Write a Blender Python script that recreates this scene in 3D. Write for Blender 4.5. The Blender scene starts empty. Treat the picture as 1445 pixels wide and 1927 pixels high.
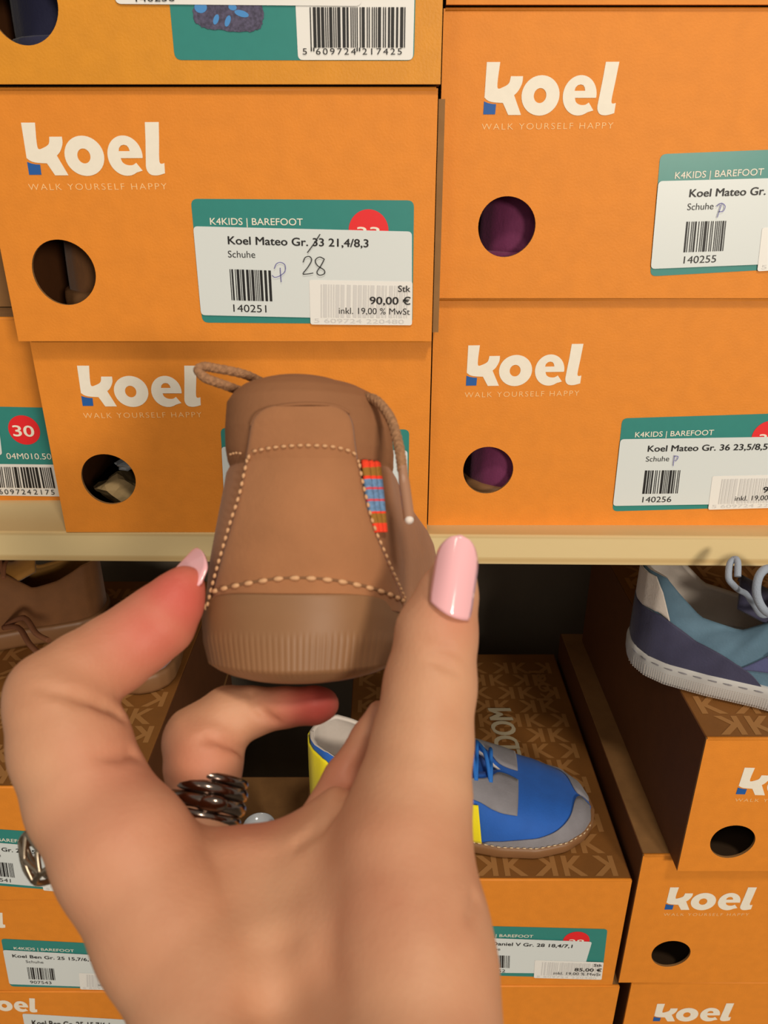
import bpy, bmesh, math, random
import numpy as np
from mathutils import Vector, Matrix
random.seed(7)
sc = bpy.context.scene
COL = sc.collection

# ------------------------------------------------------------ camera, world, lights
F, CX, CY = 1445.0, 722.5, 963.5
PITCH = math.radians(24.6)
CP, SP = math.cos(PITCH), math.sin(PITCH)
cam_d = bpy.data.cameras.new('camera')
cam = bpy.data.objects.new('camera', cam_d); COL.objects.link(cam)
cam_d.sensor_fit = 'HORIZONTAL'; cam_d.sensor_width = 36; cam_d.lens = 36
cam_d.clip_start = 0.01
cam.rotation_euler = (math.pi/2 - PITCH, 0, 0)
cam_d.dof.use_dof = True; cam_d.dof.focus_distance = 0.42; cam_d.dof.aperture_fstop = 36
sc.camera = cam
w = bpy.data.worlds.new('world'); sc.world = w; w.use_nodes = True
w.node_tree.nodes['Background'].inputs[0].default_value = (1.0, 0.9, 0.78, 1)
w.node_tree.nodes['Background'].inputs[1].default_value = 0.30
def lamp(name, loc, target, power, size, color=(1, 0.88, 0.72)):
    d = bpy.data.lights.new(name, 'AREA'); d.shape = 'DISK'; d.size = size; d.energy = power; d.color = color
    o = bpy.data.objects.new(name, d); COL.objects.link(o); o.location = loc
    o.rotation_euler = (Vector(target)-Vector(loc)).to_track_quat('-Z', 'Y').to_euler()
    return o
lamp('ceiling_lamp_key', (0.25, -0.45, 1.05), (0, 0.4, -0.15), 6.5, 0.16)
lamp('ceiling_lamp_fill', (-0.7, -1.1, 1.4), (0, 0.4, -0.2), 3, 0.4)
lamp('spot_lamp_right', (0.80, -1.55, 0.30), (0, 0.4, -0.3), 20, 0.36)
vs = sc.view_settings
vs.view_transform = 'Standard'; vs.look = 'None'; vs.gamma = 1; vs.exposure = 0.13; vs.use_curve_mapping = False

# ------------------------------------------------------------ helpers
def ray(u, v):
    x = (u-CX)/F; up = -(v-CY)/F
    return Vector((x, CP+SP*up, -SP+CP*up))
def P(u, v, d): return ray(u, v)*d
def onY(u, v, Y): r = ray(u, v); return r*(Y/r.y)
def onZ(u, v, Z): r = ray(u, v); return r*(Z/r.z)
def proj(p):
    d = p[1]*CP - p[2]*SP; up = p[1]*SP + p[2]*CP
    return CX+F*p[0]/d, CY-F*up/d
def srgb(r, g, b):
    f = lambda c: ((c/255+0.055)/1.055)**2.4 if c/255 > 0.04045 else c/255/12.92
    return (f(r), f(g), f(b), 1)

def mat(name, col, rough=0.6, metal=0, noise=0, nscale=40, bump=0, bscale=300, spec=0.5, sheen=0, coat=0, var=None):
    m = bpy.data.materials.new(name); m.use_nodes = True
    nt = m.node_tree; b = nt.nodes['Principled BSDF']
    b.inputs['Base Color'].default_value = col
    b.inputs['Roughness'].default_value = rough
    b.inputs['Metallic'].default_value = metal
    b.inputs['Specular IOR Level'].default_value = spec
    b.inputs['Sheen Weight'].default_value = sheen
    b.inputs['Coat Weight'].default_value = coat
    tc = nt.nodes.new('ShaderNodeTexCoord')
    if noise or var:
        n = nt.nodes.new('ShaderNodeTexNoise'); n.inputs['Scale'].default_value = nscale; n.inputs['Detail'].default_value = 5
        nt.links.new(tc.outputs['Object'], n.inputs['Vector'])
        r = nt.nodes.new('ShaderNodeValToRGB')
        c = var or tuple(max(0, x*(1-noise)) for x in col[:3])+(1,)
        r.color_ramp.elements[0].color = c; r.color_ramp.elements[1].color = col
        r.color_ramp.elements[0].position = 0.35; r.color_ramp.elements[1].position = 0.65
        nt.links.new(n.outputs['Fac'], r.inputs['Fac']); nt.links.new(r.outputs['Color'], b.inputs['Base Color'])
    if bump:
        n2 = nt.nodes.new('ShaderNodeTexNoise'); n2.inputs['Scale'].default_value = bscale; n2.inputs['Detail'].default_value = 4
        nt.links.new(tc.outputs['Object'], n2.inputs['Vector'])
        bp = nt.nodes.new('ShaderNodeBump'); bp.inputs['Strength'].default_value = bump; bp.inputs['Distance'].default_value = 0.0005
        nt.links.new(n2.outputs['Fac'], bp.inputs['Height']); nt.links.new(bp.outputs['Normal'], b.inputs['Normal'])
    return m

M = {}
M['orange'] = mat('orange card', srgb(235, 143, 40), 0.62, noise=0.06, nscale=120, bump=0.25, bscale=900)
M['amber'] = mat('amber card', srgb(226, 150, 34), 0.5, noise=0.07, nscale=120, bump=0.25, bscale=900)
M['kraft'] = mat('kraft card', srgb(150, 108, 62), 0.8, noise=0.12, nscale=90, bump=0.2)
M['brown'] = mat('brown printed card', srgb(138, 88, 34), 0.7, noise=0.1, nscale=60, bump=0.2)
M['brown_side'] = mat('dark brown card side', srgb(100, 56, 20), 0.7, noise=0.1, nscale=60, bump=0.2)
M['kraft_print'] = mat('lighter kraft print', srgb(170, 120, 66), 0.75)
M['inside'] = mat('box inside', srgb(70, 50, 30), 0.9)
M['white_ink'] = mat('off white ink', srgb(246, 240, 226), 0.6, noise=0.03, nscale=300)
M['cream_ink'] = mat('cream ink', srgb(252, 212, 150), 0.6)
M['grey_ink'] = mat('grey white ink', srgb(200, 188, 160), 0.6)
M['blue_ink'] = mat('blue ink', srgb(28, 92, 170), 0.6)
M['teal'] = mat('teal label', srgb(52, 140, 134), 0.35, noise=0.03, nscale=200)
M['label_white'] = mat('white label', srgb(222, 230, 232), 0.35)
M['sticker'] = mat('white sticker', srgb(240, 240, 238), 0.4)
M['ghost'] = mat('faint print through sticker', srgb(218, 218, 218), 0.4)
M['black'] = mat('black ink', srgb(24, 24, 26), 0.5)
M['pen'] = mat('violet pen ink', srgb(96, 92, 170), 0.5)
M['red'] = mat('red ink', srgb(236, 38, 44), 0.45)

def link(name, mesh, mats, parent=None, smooth=False):
    o = bpy.data.objects.new(name, mesh); COL.objects.link(o)
    if mats and not isinstance(mats, (list, tuple)): mats = [mats]
    if mats:
        for m in mats: mesh.materials.append(m)
    if parent: o.parent = parent
    if smooth: mesh.polygons.foreach_set('use_smooth', [True]*len(mesh.polygons))
    return o
def bm_obj(name, bm, mats, parent=None, smooth=False):
    me = bpy.data.meshes.new(name); bmesh.ops.recalc_face_normals(bm, faces=bm.faces); bm.to_mesh(me); bm.free()
    return link(name, me, mats, parent, smooth)
def py_obj(name, verts, faces, mats, parent=None, smooth=True, idx=None, fix=True):
    me = bpy.data.meshes.new(name); me.from_pydata([tuple(v) for v in verts], [], faces); me.update()
    if fix:
        bm = bmesh.new(); bm.from_mesh(me)
        if idx is None: bmesh.ops.recalc_face_normals(bm, faces=bm.faces)
        bm.to_mesh(me); bm.free()
    o = link(name, me, mats, parent, smooth)
    if idx is not None: me.polygons.foreach_set('material_index', idx)
    return o
def tag(o, label=None, cat=None, group=None, kind=None):
    if label: o['label'] = label
    if cat: o['category'] = cat
    if group: o['group'] = group
    if kind: o['kind'] = kind
    return o
def empty(name, loc=(0, 0, 0), rz=0, label=None, cat=None, group=None):
    o = bpy.data.objects.new(name, None); COL.objects.link(o); o.location = loc; o.rotation_euler = (0, 0, rz)
    o.empty_display_size = 0.02
    return tag(o, label, cat, group)
def add_box(bm, x0, x1, y0, y1, z0, z1, mi=0):
    vs_ = [bm.verts.new(c) for c in ((x0,y0,z0),(x1,y0,z0),(x1,y1,z0),(x0,y1,z0),(x0,y0,z1),(x1,y0,z1),(x1,y1,z1),(x0,y1,z1))]
    fs = []
    for f in ((0,1,5,4),(1,2,6,5),(2,3,7,6),(3,0,4,7),(4,5,6,7),(3,2,1,0)):
        a = bm.faces.new([vs_[i] for i in f]); a.material_index = mi; fs.append(a)
    return fs
def tube(bm, pts, rad, seg=10, cap=True, mi=0):
    pts = [Vector(p) for p in pts]; n = len(pts)
    rads = rad if isinstance(rad, (list, tuple)) else [rad]*n
    rings = []; up = None
    for i, p in enumerate(pts):
        t = (pts[min(i+1, n-1)]-pts[max(i-1, 0)]).normalized()
        if up is None: up = t.orthogonal().normalized()
        up = (up - t*up.dot(t)).normalized(); s = t.cross(up)
        rings.append([bm.verts.new(p+(up*math.cos(a)+s*math.sin(a))*rads[i]) for a in [2*math.pi*k/seg for k in range(seg)]])
    for i in range(n-1):
        for k in range(seg):
            f = bm.faces.new((rings[i][k], rings[i][(k+1) % seg], rings[i+1][(k+1) % seg], rings[i+1][k])); f.material_index = mi; f.smooth = True
    if cap:
        for r_, rev in ((rings[0], True), (rings[-1], False)):
            f = bm.faces.new(r_[::-1] if rev else r_); f.material_index = mi
def smooth_path(pts, n=8):
    pts = [Vector(p) for p in pts]; out = []
    for i in range(len(pts)-1):
        p0 = pts[max(i-1, 0)]; p1 = pts[i]; p2 = pts[i+1]; p3 = pts[min(i+2, len(pts)-1)]
        for k in range(n):
            t = k/n
            out.append(0.5*((2*p1)+(p2-p0)*t+(2*p0-5*p1+4*p2-p3)*t*t+(-p0+3*p1-3*p2+p3)*t**3))
    out.append(pts[-1]); return out
def interp(x, xs, ys): return float(np.interp(x, xs, ys))

# ---- flat shapes (print, labels): mesh in the x-z plane, thin
def curve_mesh(cd):
    o = bpy.data.objects.new('tmp', cd); COL.objects.link(o)
    dg = bpy.context.evaluated_depsgraph_get()
    me = bpy.data.meshes.new_from_object(o.evaluated_get(dg))
    bpy.data.objects.remove(o)
    vs_ = [v.co.copy() for v in me.vertices]; fs = [tuple(p.vertices) for p in me.polygons]
    bpy.data.meshes.remove(me); bpy.data.curves.remove(cd)
    return vs_, fs
def shape(loops):
    cd = bpy.data.curves.new('tmp', 'CURVE'); cd.dimensions = '2D'; cd.fill_mode = 'BOTH'
    for lp in loops:
        s = cd.splines.new('POLY'); s.points.add(len(lp)-1)
        for i, (x, y) in enumerate(lp): s.points[i].co = (x, y, 0, 1)
        s.use_cyclic_u = True
    return curve_mesh(cd)
_tc = {}
def text_shape(t, bold=0, spacing=1.0):
    key = (t, bold, spacing)
    if key in _tc: return _tc[key]
    cd = bpy.data.curves.new('tmp', 'FONT'); cd.body = t; cd.size = 1; cd.offset = bold; cd.space_character = spacing
    cd.dimensions = '2D'; cd.fill_mode = 'BOTH'; cd.resolution_u = 4
    vs_, fs = curve_mesh(cd)
    x0 = min(v.x for v in vs_); x1 = max(v.x for v in vs_)
    r = ([((v.x-x0)/(x1-x0), v.y/0.70) for v in vs_], fs)
    _tc[key] = r; return r

class Flat:
    """collects flat print in face coordinates (x, z) at a small stand-off in front of the face"""
    def __init__(s): s.v = []; s.f = []; s.mi = []
    def add(s, vs_, fs, mi=0, y=0):
        b = len(s.v); s.v += [(v[0], y, v[1]) for v in vs_]; s.f += [tuple(b+i for i in f) for f in fs]; s.mi += [mi]*len(fs)
    def build(s, name, mats, parent, yoff):
        me = bpy.data.meshes.new(name)
        me.from_pydata([(x, y-yoff, z) for x, y, z in s.v], [], s.f); me.update()
        o = link(name, me, mats, parent)
        me.polygons.foreach_set('material_index', s.mi)
        return o

def rrect(c, r, n=5):
    """rounded quad from 4 corners TL TR BR BL (2D)"""
    c = [Vector(p) for p in c]; out = []
    for i in range(4):
        p = c[i]; a = (c[i-1]-p).normalized(); b = (c[(i+1) % 4]-p).normalized()
        p0 = p+a*r; p1 = p+b*r
        for k in range(n+1):
            t = k/n; q = p0*(1-t)**2+p*2*t*(1-t)+p1*t*t; out.append((q.x, q.y))
    return out
def ell(cx, cy, rx, ry, n=40, rot=0):
    return [(cx+rx*math.cos(a)*math.cos(rot)-ry*math.sin(a)*math.sin(rot), cy+rx*math.cos(a)*math.sin(rot)+ry*math.sin(a)*math.cos(rot)) for a in [2*math.pi*k/n for k in range(n)]]
def spl(pts, n=5): return [(p.x, p.y) for p in smooth_path([Vector((a, b, 0)) for a, b in pts], n)]

# koel logo in its own units: x 245..797, y 263..490 (down)
K = [(250,263),(305,263)] + spl([(299,330),(300,372),(322,368),(345,352),(352,322)]) + spl([(402,322),(400,352),(386,384),(370,402)]) + [(404,487),(350,487),(325,435)] + spl([(325,435),(285,432),(262,425),(247,412)])
BL = [(246,428),(262,435),(280,439),(297,440),(295,484),(245,484)]
E_out = [(643+70*math.cos(a), 404-86*math.sin(a)) for a in [math.radians(d) for d in range(-5, 306, 7)]] + [(706,468)] + spl([(684,434),(668,444),(646,443),(630,432),(624,414)]) + [(711,414)]
E_hole = [(620,384),(623,370),(632,360),(643,357),(654,360),(661,370),(664,384)]
L_ = [(738,263),(793,263)] + spl([(785,350),(778,420),(782,438),(797,436)]) + [(795,478)] + spl([(795,480),(762,489),(735,484),(722,460),(724,420),(732,340)])
LOGO = [shape([K]), shape([ell(480,404,79,86,40), ell(478,404,26,32,24)]), shape([E_out, E_hole]), shape([L_])]
LOGO_B = shape([BL])

class Face:
    """front face of a box: plane through origin o, x direction ex, up = +z"""
    def __init__(s, o, yaw): s.o = Vector(o); s.ex = Vector((math.cos(yaw), math.sin(yaw), 0)); s.n = Vector((math.sin(yaw), -math.cos(yaw), 0))
    def __call__(s, u, v):
        r = ray(u, v); t = s.o.dot(s.n)/r.dot(s.n); p = r*t-s.o
        return Vector((p.dot(s.ex), p.z))
    def quad(s, *c): return [s(*p) for p in c]
def put_text(fl, face, t, a, b, h, mi=0, bold=0, spacing=1.0, y=0):
    vs_, fs = text_shape(t, min(bold, 0) if bold > 0.004 else bold, spacing)
    A = face(*a); B = face(*b); e = B-A; n = Vector((-e.y, e.x)).normalized()*(face(a[0], a[1]-h)-A).length
    if bold > 0.004:   # heavier stroke: the same letters printed again a hair to each side
        q = n*bold*0.9; r_ = Vector((q.y, -q.x))
        for k, d in enumerate((-r_, r_, q*0.6, -q*0.6)): fl.add([A+e*x+n*z+d for x, z in vs_], fs, mi, y-0.00001*(k+1))
    fl.add([A+e*x+n*z for x, z in vs_], fs, mi, y)
def put_bars(fl, corners, seed, n, mi=0, y=0):
    rnd = random.Random(seed); x = 0; bars = []
    while x < n:
        b = rnd.choice((1, 1, 2, 3)); bars.append((x, x+b)); x += b+rnd.choice((1, 1, 1, 2))
    W = bars[-1][1]; TL, TR, BR, BL_ = corners
    for a, b in bars:
        q = [TL.lerp(TR, a/W), TL.lerp(TR, b/W), BL_.lerp(BR, b/W), BL_.lerp(BR, a/W)]
        fl.add(q, [(0, 1, 2, 3)], mi, y)
def put_stroke(fl, pts, wd, mi=0, y=0):
    pts = [Vector((p.x, p.y, 0)) for p in pts]; pts = smooth_path(pts, 6); vs_ = []; fs = []
    for i, p in enumerate(pts):
        t = (pts[min(i+1, len(pts)-1)]-pts[max(i-1, 0)]).normalized(); n = Vector((-t.y, t.x, 0))*wd/2
        vs_ += [(p+n).xy, (p-n).xy]
    for i in range(len(pts)-1): fs.append((2*i, 2*i+1, 2*i+3, 2*i+2))
    fl.add(vs_, fs, mi, y)

EPS = 0.00018
def make_box(label, X0, X1, Y, Z0, Z1, depth=0.27, yaw=0, hole=None, front='orange', group='orange shoe boxes in stacks', pattern=False, lean=0, hr=0.0125):
    """box with real card walls; hole = (u, v) pixel of its centre on the front face"""
    root = empty('shoe_box', (X0, Y, Z0), yaw, label, 'box', group)
    W, H, T = X1-X0, Z1-Z0-0.0006, 0.0016
    face = Face((X0, Y, Z0), yaw)
    bm = bmesh.new()
    if hole:
        c = face(*hole); r0 = hr
        N = 48; outer = []; inner = []
        for k in range(N):
            a = 2*math.pi*k/N; ca, sa = math.cos(a), math.sin(a)
            t = min(((W-c.x) if ca > 0 else c.x)/max(abs(ca), 1e-6), ((H-c.y) if sa > 0 else c.y)/max(abs(sa), 1e-6))
            outer.append((c.x+ca*t, c.y+sa*t)); rr = r0*(1+0.012*math.sin(3*a+1)); inner.append((c.x+ca*rr, c.y+sa*rr))
        for cx_, cz_ in ((0, 0), (W, 0), (W, H), (0, H)):   # snap nearest to corners
            i = min(range(N), key=lambda j: (outer[j][0]-cx_)**2+(outer[j][1]-cz_)**2); outer[i] = (cx_, cz_)
        rows = [[bm.verts.new((x, yy, z)) for x, z in lp] for lp, yy in ((outer, 0), (inner, 0), (inner, T), (outer, T))]
        for a_, b_, mi in ((0, 1, 0), (1, 2, 1), (2, 3, 2), (3, 0, 1)):
            for k in range(N):
                f = bm.faces.new((rows[a_][k], rows[a_][(k+1) % N], rows[b_][(k+1) % N], rows[b_][k])); f.material_index = mi
        add_box(bm, 0, W, T, T*1.1, H-T, H, 3)
    else:
        add_box(bm, 0, W, 0, T, 0, H, 0)
    # kraft walls
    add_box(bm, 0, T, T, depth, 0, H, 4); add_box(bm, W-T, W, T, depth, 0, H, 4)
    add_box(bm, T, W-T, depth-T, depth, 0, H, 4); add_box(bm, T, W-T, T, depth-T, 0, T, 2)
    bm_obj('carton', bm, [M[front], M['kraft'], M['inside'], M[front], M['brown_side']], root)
    bm = bmesh.new(); add_box(bm, 0.0005, W-0.0005, 0.0012, depth-0.0005, H-T-0.0002, H+0.0004, 0)
    lid = bm_obj('lid', bm, [M['brown'] if pattern else M['kraft']], root)
    bv = lid.modifiers.new('b', 'BEVEL'); bv.width = 0.0006; bv.segments = 2
    if front == 'orange' or front == 'amber':   # folded front rim, rounded
        bm = bmesh.new(); tube(bm, [(0.0008, 0.0012, H-0.0006), (W-0.0008, 0.0012, H-0.0006)], 0.0013, 10)
        bm_obj('front_fold', bm, M[front], root)
    if pattern:
        fl = Flat(); vs_, fs = text_shape('K', 0.03)
        nx, ny = int(W/0.021), int(depth/0.0195)
        for i in range(nx):
            for j in range(ny):
                s = 1 if (i+j) % 2 else -1
                ox = 0.006+i*0.021+(0.0 if j % 2 else 0.004); oy = 0.004+j*0.0195
                pts = [(ox+0.0165*(x if s > 0 else 1-x), oy+0.0165*z) for x, z in vs_]
                if max(p[0] for p in pts) < W-0.002: fl.add(pts, fs)
        me = bpy.data.meshes.new('printed_pattern')
        me.from_pydata([(x, z, H+0.0004+0.0002) for x, y, z in fl.v], [], fl.f)
        link('printed_pattern', me, M['kraft_print'], lid)
    return root, face
def logo(root, face, p0, p1, h, slogan=True, s0=None, s1=None, sh=8):
    """p0,p1 pixel of bottom-left / bottom-right of the word, h pixel height"""
    A, B = face(*p0), face(*p1); e = (B-A); n = Vector((-e.y, e.x)).normalized()*(face(p0[0], p0[1]-h)-A).length
    fl = Flat(); mp = lambda v: A+e*((v[0]-245)/552)+n*((488-v[1])/225)
    for vs_, fs in LOGO: fl.add([mp(v) for v in vs_], fs, 0)
    fl.add([mp(v) for v in LOGO_B[0]], LOGO_B[1], 1)
    fl.build('printed_logo', [M['white_ink'], M['blue_ink']], root, EPS)
    if slogan:
        fl = Flat(); put_text(fl, face, 'WALK YOURSELF HAPPY', s0, s1, sh, 0, -0.012, 1.25)
        fl.build('printed_slogan', [M['cream_ink']], root, EPS)
def plate(root, face, name, m, corners, r=0.0025, k=1):
    fl = Flat(); vs_, fs = shape([rrect(face.quad(*corners), r)]); fl.add(vs_, fs)
    return fl.build(name, [M[m]], root, EPS*k)
def lerp2(a, b, t): return (a[0]+(b[0]-a[0])*t, a[1]+(b[1]-a[1])*t)

# ------------------------------------------------------------ the shelf
def wood_mat():
    m = mat('pale pine', srgb(226, 204, 154), 0.55, bump=0.15, bscale=200); nt = m.node_tree; b = nt.nodes['Principled BSDF']
    tc = nt.nodes.new('ShaderNodeTexCoord'); mp = nt.nodes.new('ShaderNodeMapping'); mp.inputs['Scale'].default_value = (2.2, 40, 40)
    mp.inputs['Rotation'].default_value = (0, 0, math.radians(1.5))
    n = nt.nodes.new('ShaderNodeTexNoise'); n.inputs['Scale'].default_value = 1.5; n.inputs['Detail'].default_value = 2
    wv = nt.nodes.new('ShaderNodeTexWave'); wv.bands_direction = 'Z'; wv.inputs['Scale'].default_value = 0.55; wv.inputs['Distortion'].default_value = 3.5; wv.inputs['Detail'].default_value = 2; wv.inputs['Detail Scale'].default_value = 0.5
    r = nt.nodes.new('ShaderNodeValToRGB')
    r.color_ramp.elements[0].color = srgb(204, 174, 120); r.color_ramp.elements[0].position = 0.0
    r.color_ramp.elements[1].color = srgb(226, 203, 152); r.color_ramp.elements[1].position = 0.22
    nt.links.new(tc.outputs['Object'], mp.inputs['Vector']); nt.links.new(mp.outputs[0], wv.inputs['Vector'])
    nt.links.new(wv.outputs['Fac'], r.inputs['Fac']); nt.links.new(r.outputs[0], b.inputs['Base Color'])
    return m
M['pine'] = wood_mat()
M['wall'] = mat('dark wall', srgb(112, 102, 88), 0.9, noise=0.3, nscale=6)
ZS = -0.1862
def board(name, label, y0, z1, th, yaw, x0=-0.75, x1=0.75, dep=0.34):
    bm = bmesh.new(); add_box(bm, x0, x1, 0, dep, -th, 0)
    o = bm_obj(name, bm, M['pine']); o.location = (0, y0, z1); o.rotation_euler = (0, 0, yaw)
    b = o.modifiers.new('b', 'BEVEL'); b.width = 0.0012; b.segments = 3
    return tag(o, label, 'shelf')
board('wooden_shelf', 'pale pine shelf board carrying the upper row of orange boxes', 0.3775, ZS, 0.0185, -0.016)
board('wooden_shelf', 'lower wooden shelf board beneath the bottom stacks of orange boxes', 0.34, -0.6857, 0.02, 0, dep=0.38)
bm = bmesh.new(); add_box(bm, -0.9, 0.9, 0.72, 0.74, -0.95, 0.6); tag(bm_obj('wall_back', bm, M['wall']), kind='structure')
M['floor'] = mat('grey floor', srgb(120, 112, 100), 0.6, noise=0.2, nscale=5)
bm = bmesh.new(); add_box(bm, -3, 3, -3, 0.74, -1.02, -1.0); tag(bm_obj('floor', bm, M['floor']), kind='structure')

# ------------------------------------------------------------ boxes and their labels
Q0 = ((359, 374), (779, 377), (776, 610), (381, 607))     # the fullest seen label, its parts given in its own fractions
def frac(x, y):
    t = (y-375.5)/233.0; xl = 359+22*t; xr = 779-3*t
    return (x-xl)/(xr-xl), t
def make_label(root, face, q, title, num, price, seed, size=None, sticker=((364,427),(775,434),(775,600),(379,594)), dot=True, small=True, head=True, txtw=(430, 693)):
    TL, TR, BR, BL_ = q
    def px(x, y):
        s, t = frac(x, y); a = lerp2(TL, TR, s); b = lerp2(BL_, BR, s); return lerp2(a, b, t)
    vsc = ((BL_[1]-TL[1])+(BR[1]-TR[1]))/2/233.0
    lab = plate(root, face, 'size_label', 'teal', q, 0.003, 1)
    fl = Flat()
    if head: put_text(fl, face, 'K4KIDS | BAREFOOT', px(396, 424), px(570, 424), 13*vsc, 0, 0.01)
    if size and dot: 
        fl2 = Flat(); c = face(*px(693.5, 433)); rr = (face(*px(731, 433))-c).length
        vs_, fs = shape([ell(c.x, c.y, rr, rr)]); fl2.add(vs_, fs); fl2.build('size_dot', [M['red']], lab, EPS*2)
        put_text(fl, face, size, px(672, 447), px(714, 447), 21*vsc, 0, 0.03, y=-EPS*1.0)
    fl.build('label_lettering', [M['white_ink']], lab, EPS*2)
    fl = Flat(); vs_, fs = shape([rrect([face(*px(*p)) for p in sticker], 0.002)]); fl.add(vs_, fs)
    st = fl.build('name_sticker', [M['label_white']], lab, EPS*4)
    fl = Flat()
    put_text(fl, face, title, px(txtw[0], 460), px(txtw[1], 464), 15*vsc, 0, 0.034)
    put_text(fl, face, 'Schuhe', px(430, 485), px(481, 485.5), 13*vsc, 0, -0.002)
    put_bars(fl, [face(*px(*p)) for p in ((432.5,507),(510,509),(513,567),(436.5,565.5))], seed, 46)
    put_text(fl, face, num, px(440, 587), px(502, 588), 14*vsc, 0, 0)
    if small:
        fs3 = Flat(); vs_, fs = shape([rrect([face(*px(*p)) for p in ((582,526),(776,528),(775,610),(584.5,610))], 0.0012)]); fs3.add(vs_, fs, 0)
        put_bars(fs3, [face(*px(*p)) for p in ((604,534),(768,536),(766,596),(604,596))], seed+5, 70, 1, -EPS)
        put_text(fs3, face, '5 609724 220480', px(592, 606), px(760, 607), 8*vsc, 1, 0, y=-EPS)
        fs3.build('price_sticker', [M['sticker'], M['ghost']], lab, EPS*5)
        put_text(fl, face, 'Stk', px(749, 547), px(772, 547), 12*vsc, 0, 0.012, y=-EPS*2)
        put_text(fl, face, price+' €', px(696, 570.5), px(772, 571), 14*vsc, 0, 0.032, y=-EPS*2)
        put_text(fl, face, 'inkl. 19,00 % MwSt', px(638, 589), px(771, 590), 12*vsc, 0, -0.004, y=-EPS*2)
    fl.build('sticker_lettering', [M['black']], lab, EPS*5)
    return lab, px
def pen(root, face, strokes, m, wd, name='handwriting'):
    fl = Flat()
    for st in strokes: put_stroke(fl, [face(*p) for p in st], wd)
    return fl.build(name, [M[m]], root, EPS*8.5)

G = 'orange shoe boxes in the stacks'
# upper left column
r, f = make_box('orange shoe box marked 21,4/8,3 with 28 handwritten on its label', -0.1767, 0.0230, 0.372, -0.0795, 0.0285, group=G, hole=(120, 513), hr=0.0147)
logo(r, f, (55.4, 330.7), (312, 329.6), 98, True, (55, 358), (314.5, 356.6), 12)
lb, px = make_label(r, f, Q0, 'Koel Mateo Gr. 33 21,4/8,3', '140251', '90,00', 3, '33')
pen(lb, f, [((603,440),(592,457),(579,475)), ((571,493),(575,484),(583,482),(587,489),(580,502),(571,514),(577,515),(590,513)), ((611,487),(602,483),(594,489),(598,499),(610,507),(611,514),(602,517),(597,511),(604,500),(611,487))], 'black', 0.0004)
pen(lb, f, [((517,505),(521,496),(529,493),(537,498),(537,510),(528,518),(518,521),(513,517)), ((528,503),(529,517),(530,530))], 'pen', 0.0003)
# frayed right corner of that box: bare grey-brown board
bm = bmesh.new(); add_box(bm, 0.2002, 0.2030, 0.0015, 0.02, 0.004, 0.1035); bm_obj('bare_corner_flap', bm, M['kraft'], r)

r, f = make_box('orange shoe box directly behind the held shoe, tissue paper in its hole', -0.175, 0.0235, 0.380, ZS, -0.0802, group=G, hole=(204, 902), hr=0.0144)
logo(r, f, (156, 765), (379, 765), 76, True, (158, 787), (380, 785), 10)
make_label(r, f, ((415,805),(770,808),(768,962),(424,962)), 'Koel Mateo Gr. 32 20,7/8,1', '140250', '90,00', 11, '32', head=False)

r, f = make_box('amber yellow shoe box at top left with a barcode ending 217425', -0.1767, 0.0238, 0.369, 0.0292, 0.142, group=G, hole=(42, 8), front='amber', hr=0.0143)
lab = plate(r, f, 'size_label', 'teal', ((305,-150),(785,-150),(779,114),(329,113)), 0.003, 1)
plate(lab, f, 'barcode_panel', 'sticker', ((553,-60),(781,-60),(777,113),(561,113)), 0.002, 2)
fl = Flat(); put_bars(fl, [f(*p) for p in ((583,14),(763,14),(762,90),(585,90))], 21, 95)
put_bars(fl, [f(*p) for p in ((585,90),(592,90),(592,97),(585,97))], 2, 3); put_bars(fl, [f(*p) for p in ((671,90),(678,90),(678,97),(671,97))], 2, 3)
put_text(fl, f, '5', (570, 103), (578, 103), 12); put_text(fl, f, '609724', (595, 103), (670, 103), 12, 0, 0, 1.3); put_text(fl, f, '217425', (682, 103), (756, 103), 12, 0, 0, 1.3)
fl.build('barcode', [M['black']], lab, EPS*4)
plate(lab, f, 'name_sticker', 'sticker', ((205,-140),(690,-140),(680,12),(218,8)), 0.0025, 4)
fl = Flat(); put_text(fl, f, '140256', (257, 4), (330, 3), 14); fl.build('sticker_lettering', [M['black']], lab, EPS*6)
fl = Flat()
M['pic1'] = mat('printed shoe picture grey', srgb(92, 88, 116), 0.4, noise=0.5, nscale=900); M['pic2'] = mat('printed shoe picture blue', srgb(76, 146, 214), 0.4)
body = [(366,6),(363,30),(372,46),(388,53),(410,56),(440,60),(470,60),(488,54),(494,44),(497,26),(492,8)]
def jag(pts, a=1.3):
    rn = random.Random(5); pp = spl(pts, 5); return [(x+rn.uniform(-a, a), y+rn.uniform(-a, a)) for x, y in pp]
fl.add(*shape([[tuple(f(*p)) for p in jag(body)]]), 0)
for cx_, cy_, rx_, ry_ in ((378,14,12,11), (407,37,5,10), (429,40,5,11), (455,26,14,6), (438,14,8,6)):
    fl.add(*shape([[tuple(f(*p)) for p in ell(cx_, cy_, rx_, ry_, 20, 0.3)]]), 1, -EPS*0.5)
fl.build('shoe_picture', [M['pic1'], M['pic2']], lab, EPS*2.5)

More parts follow.
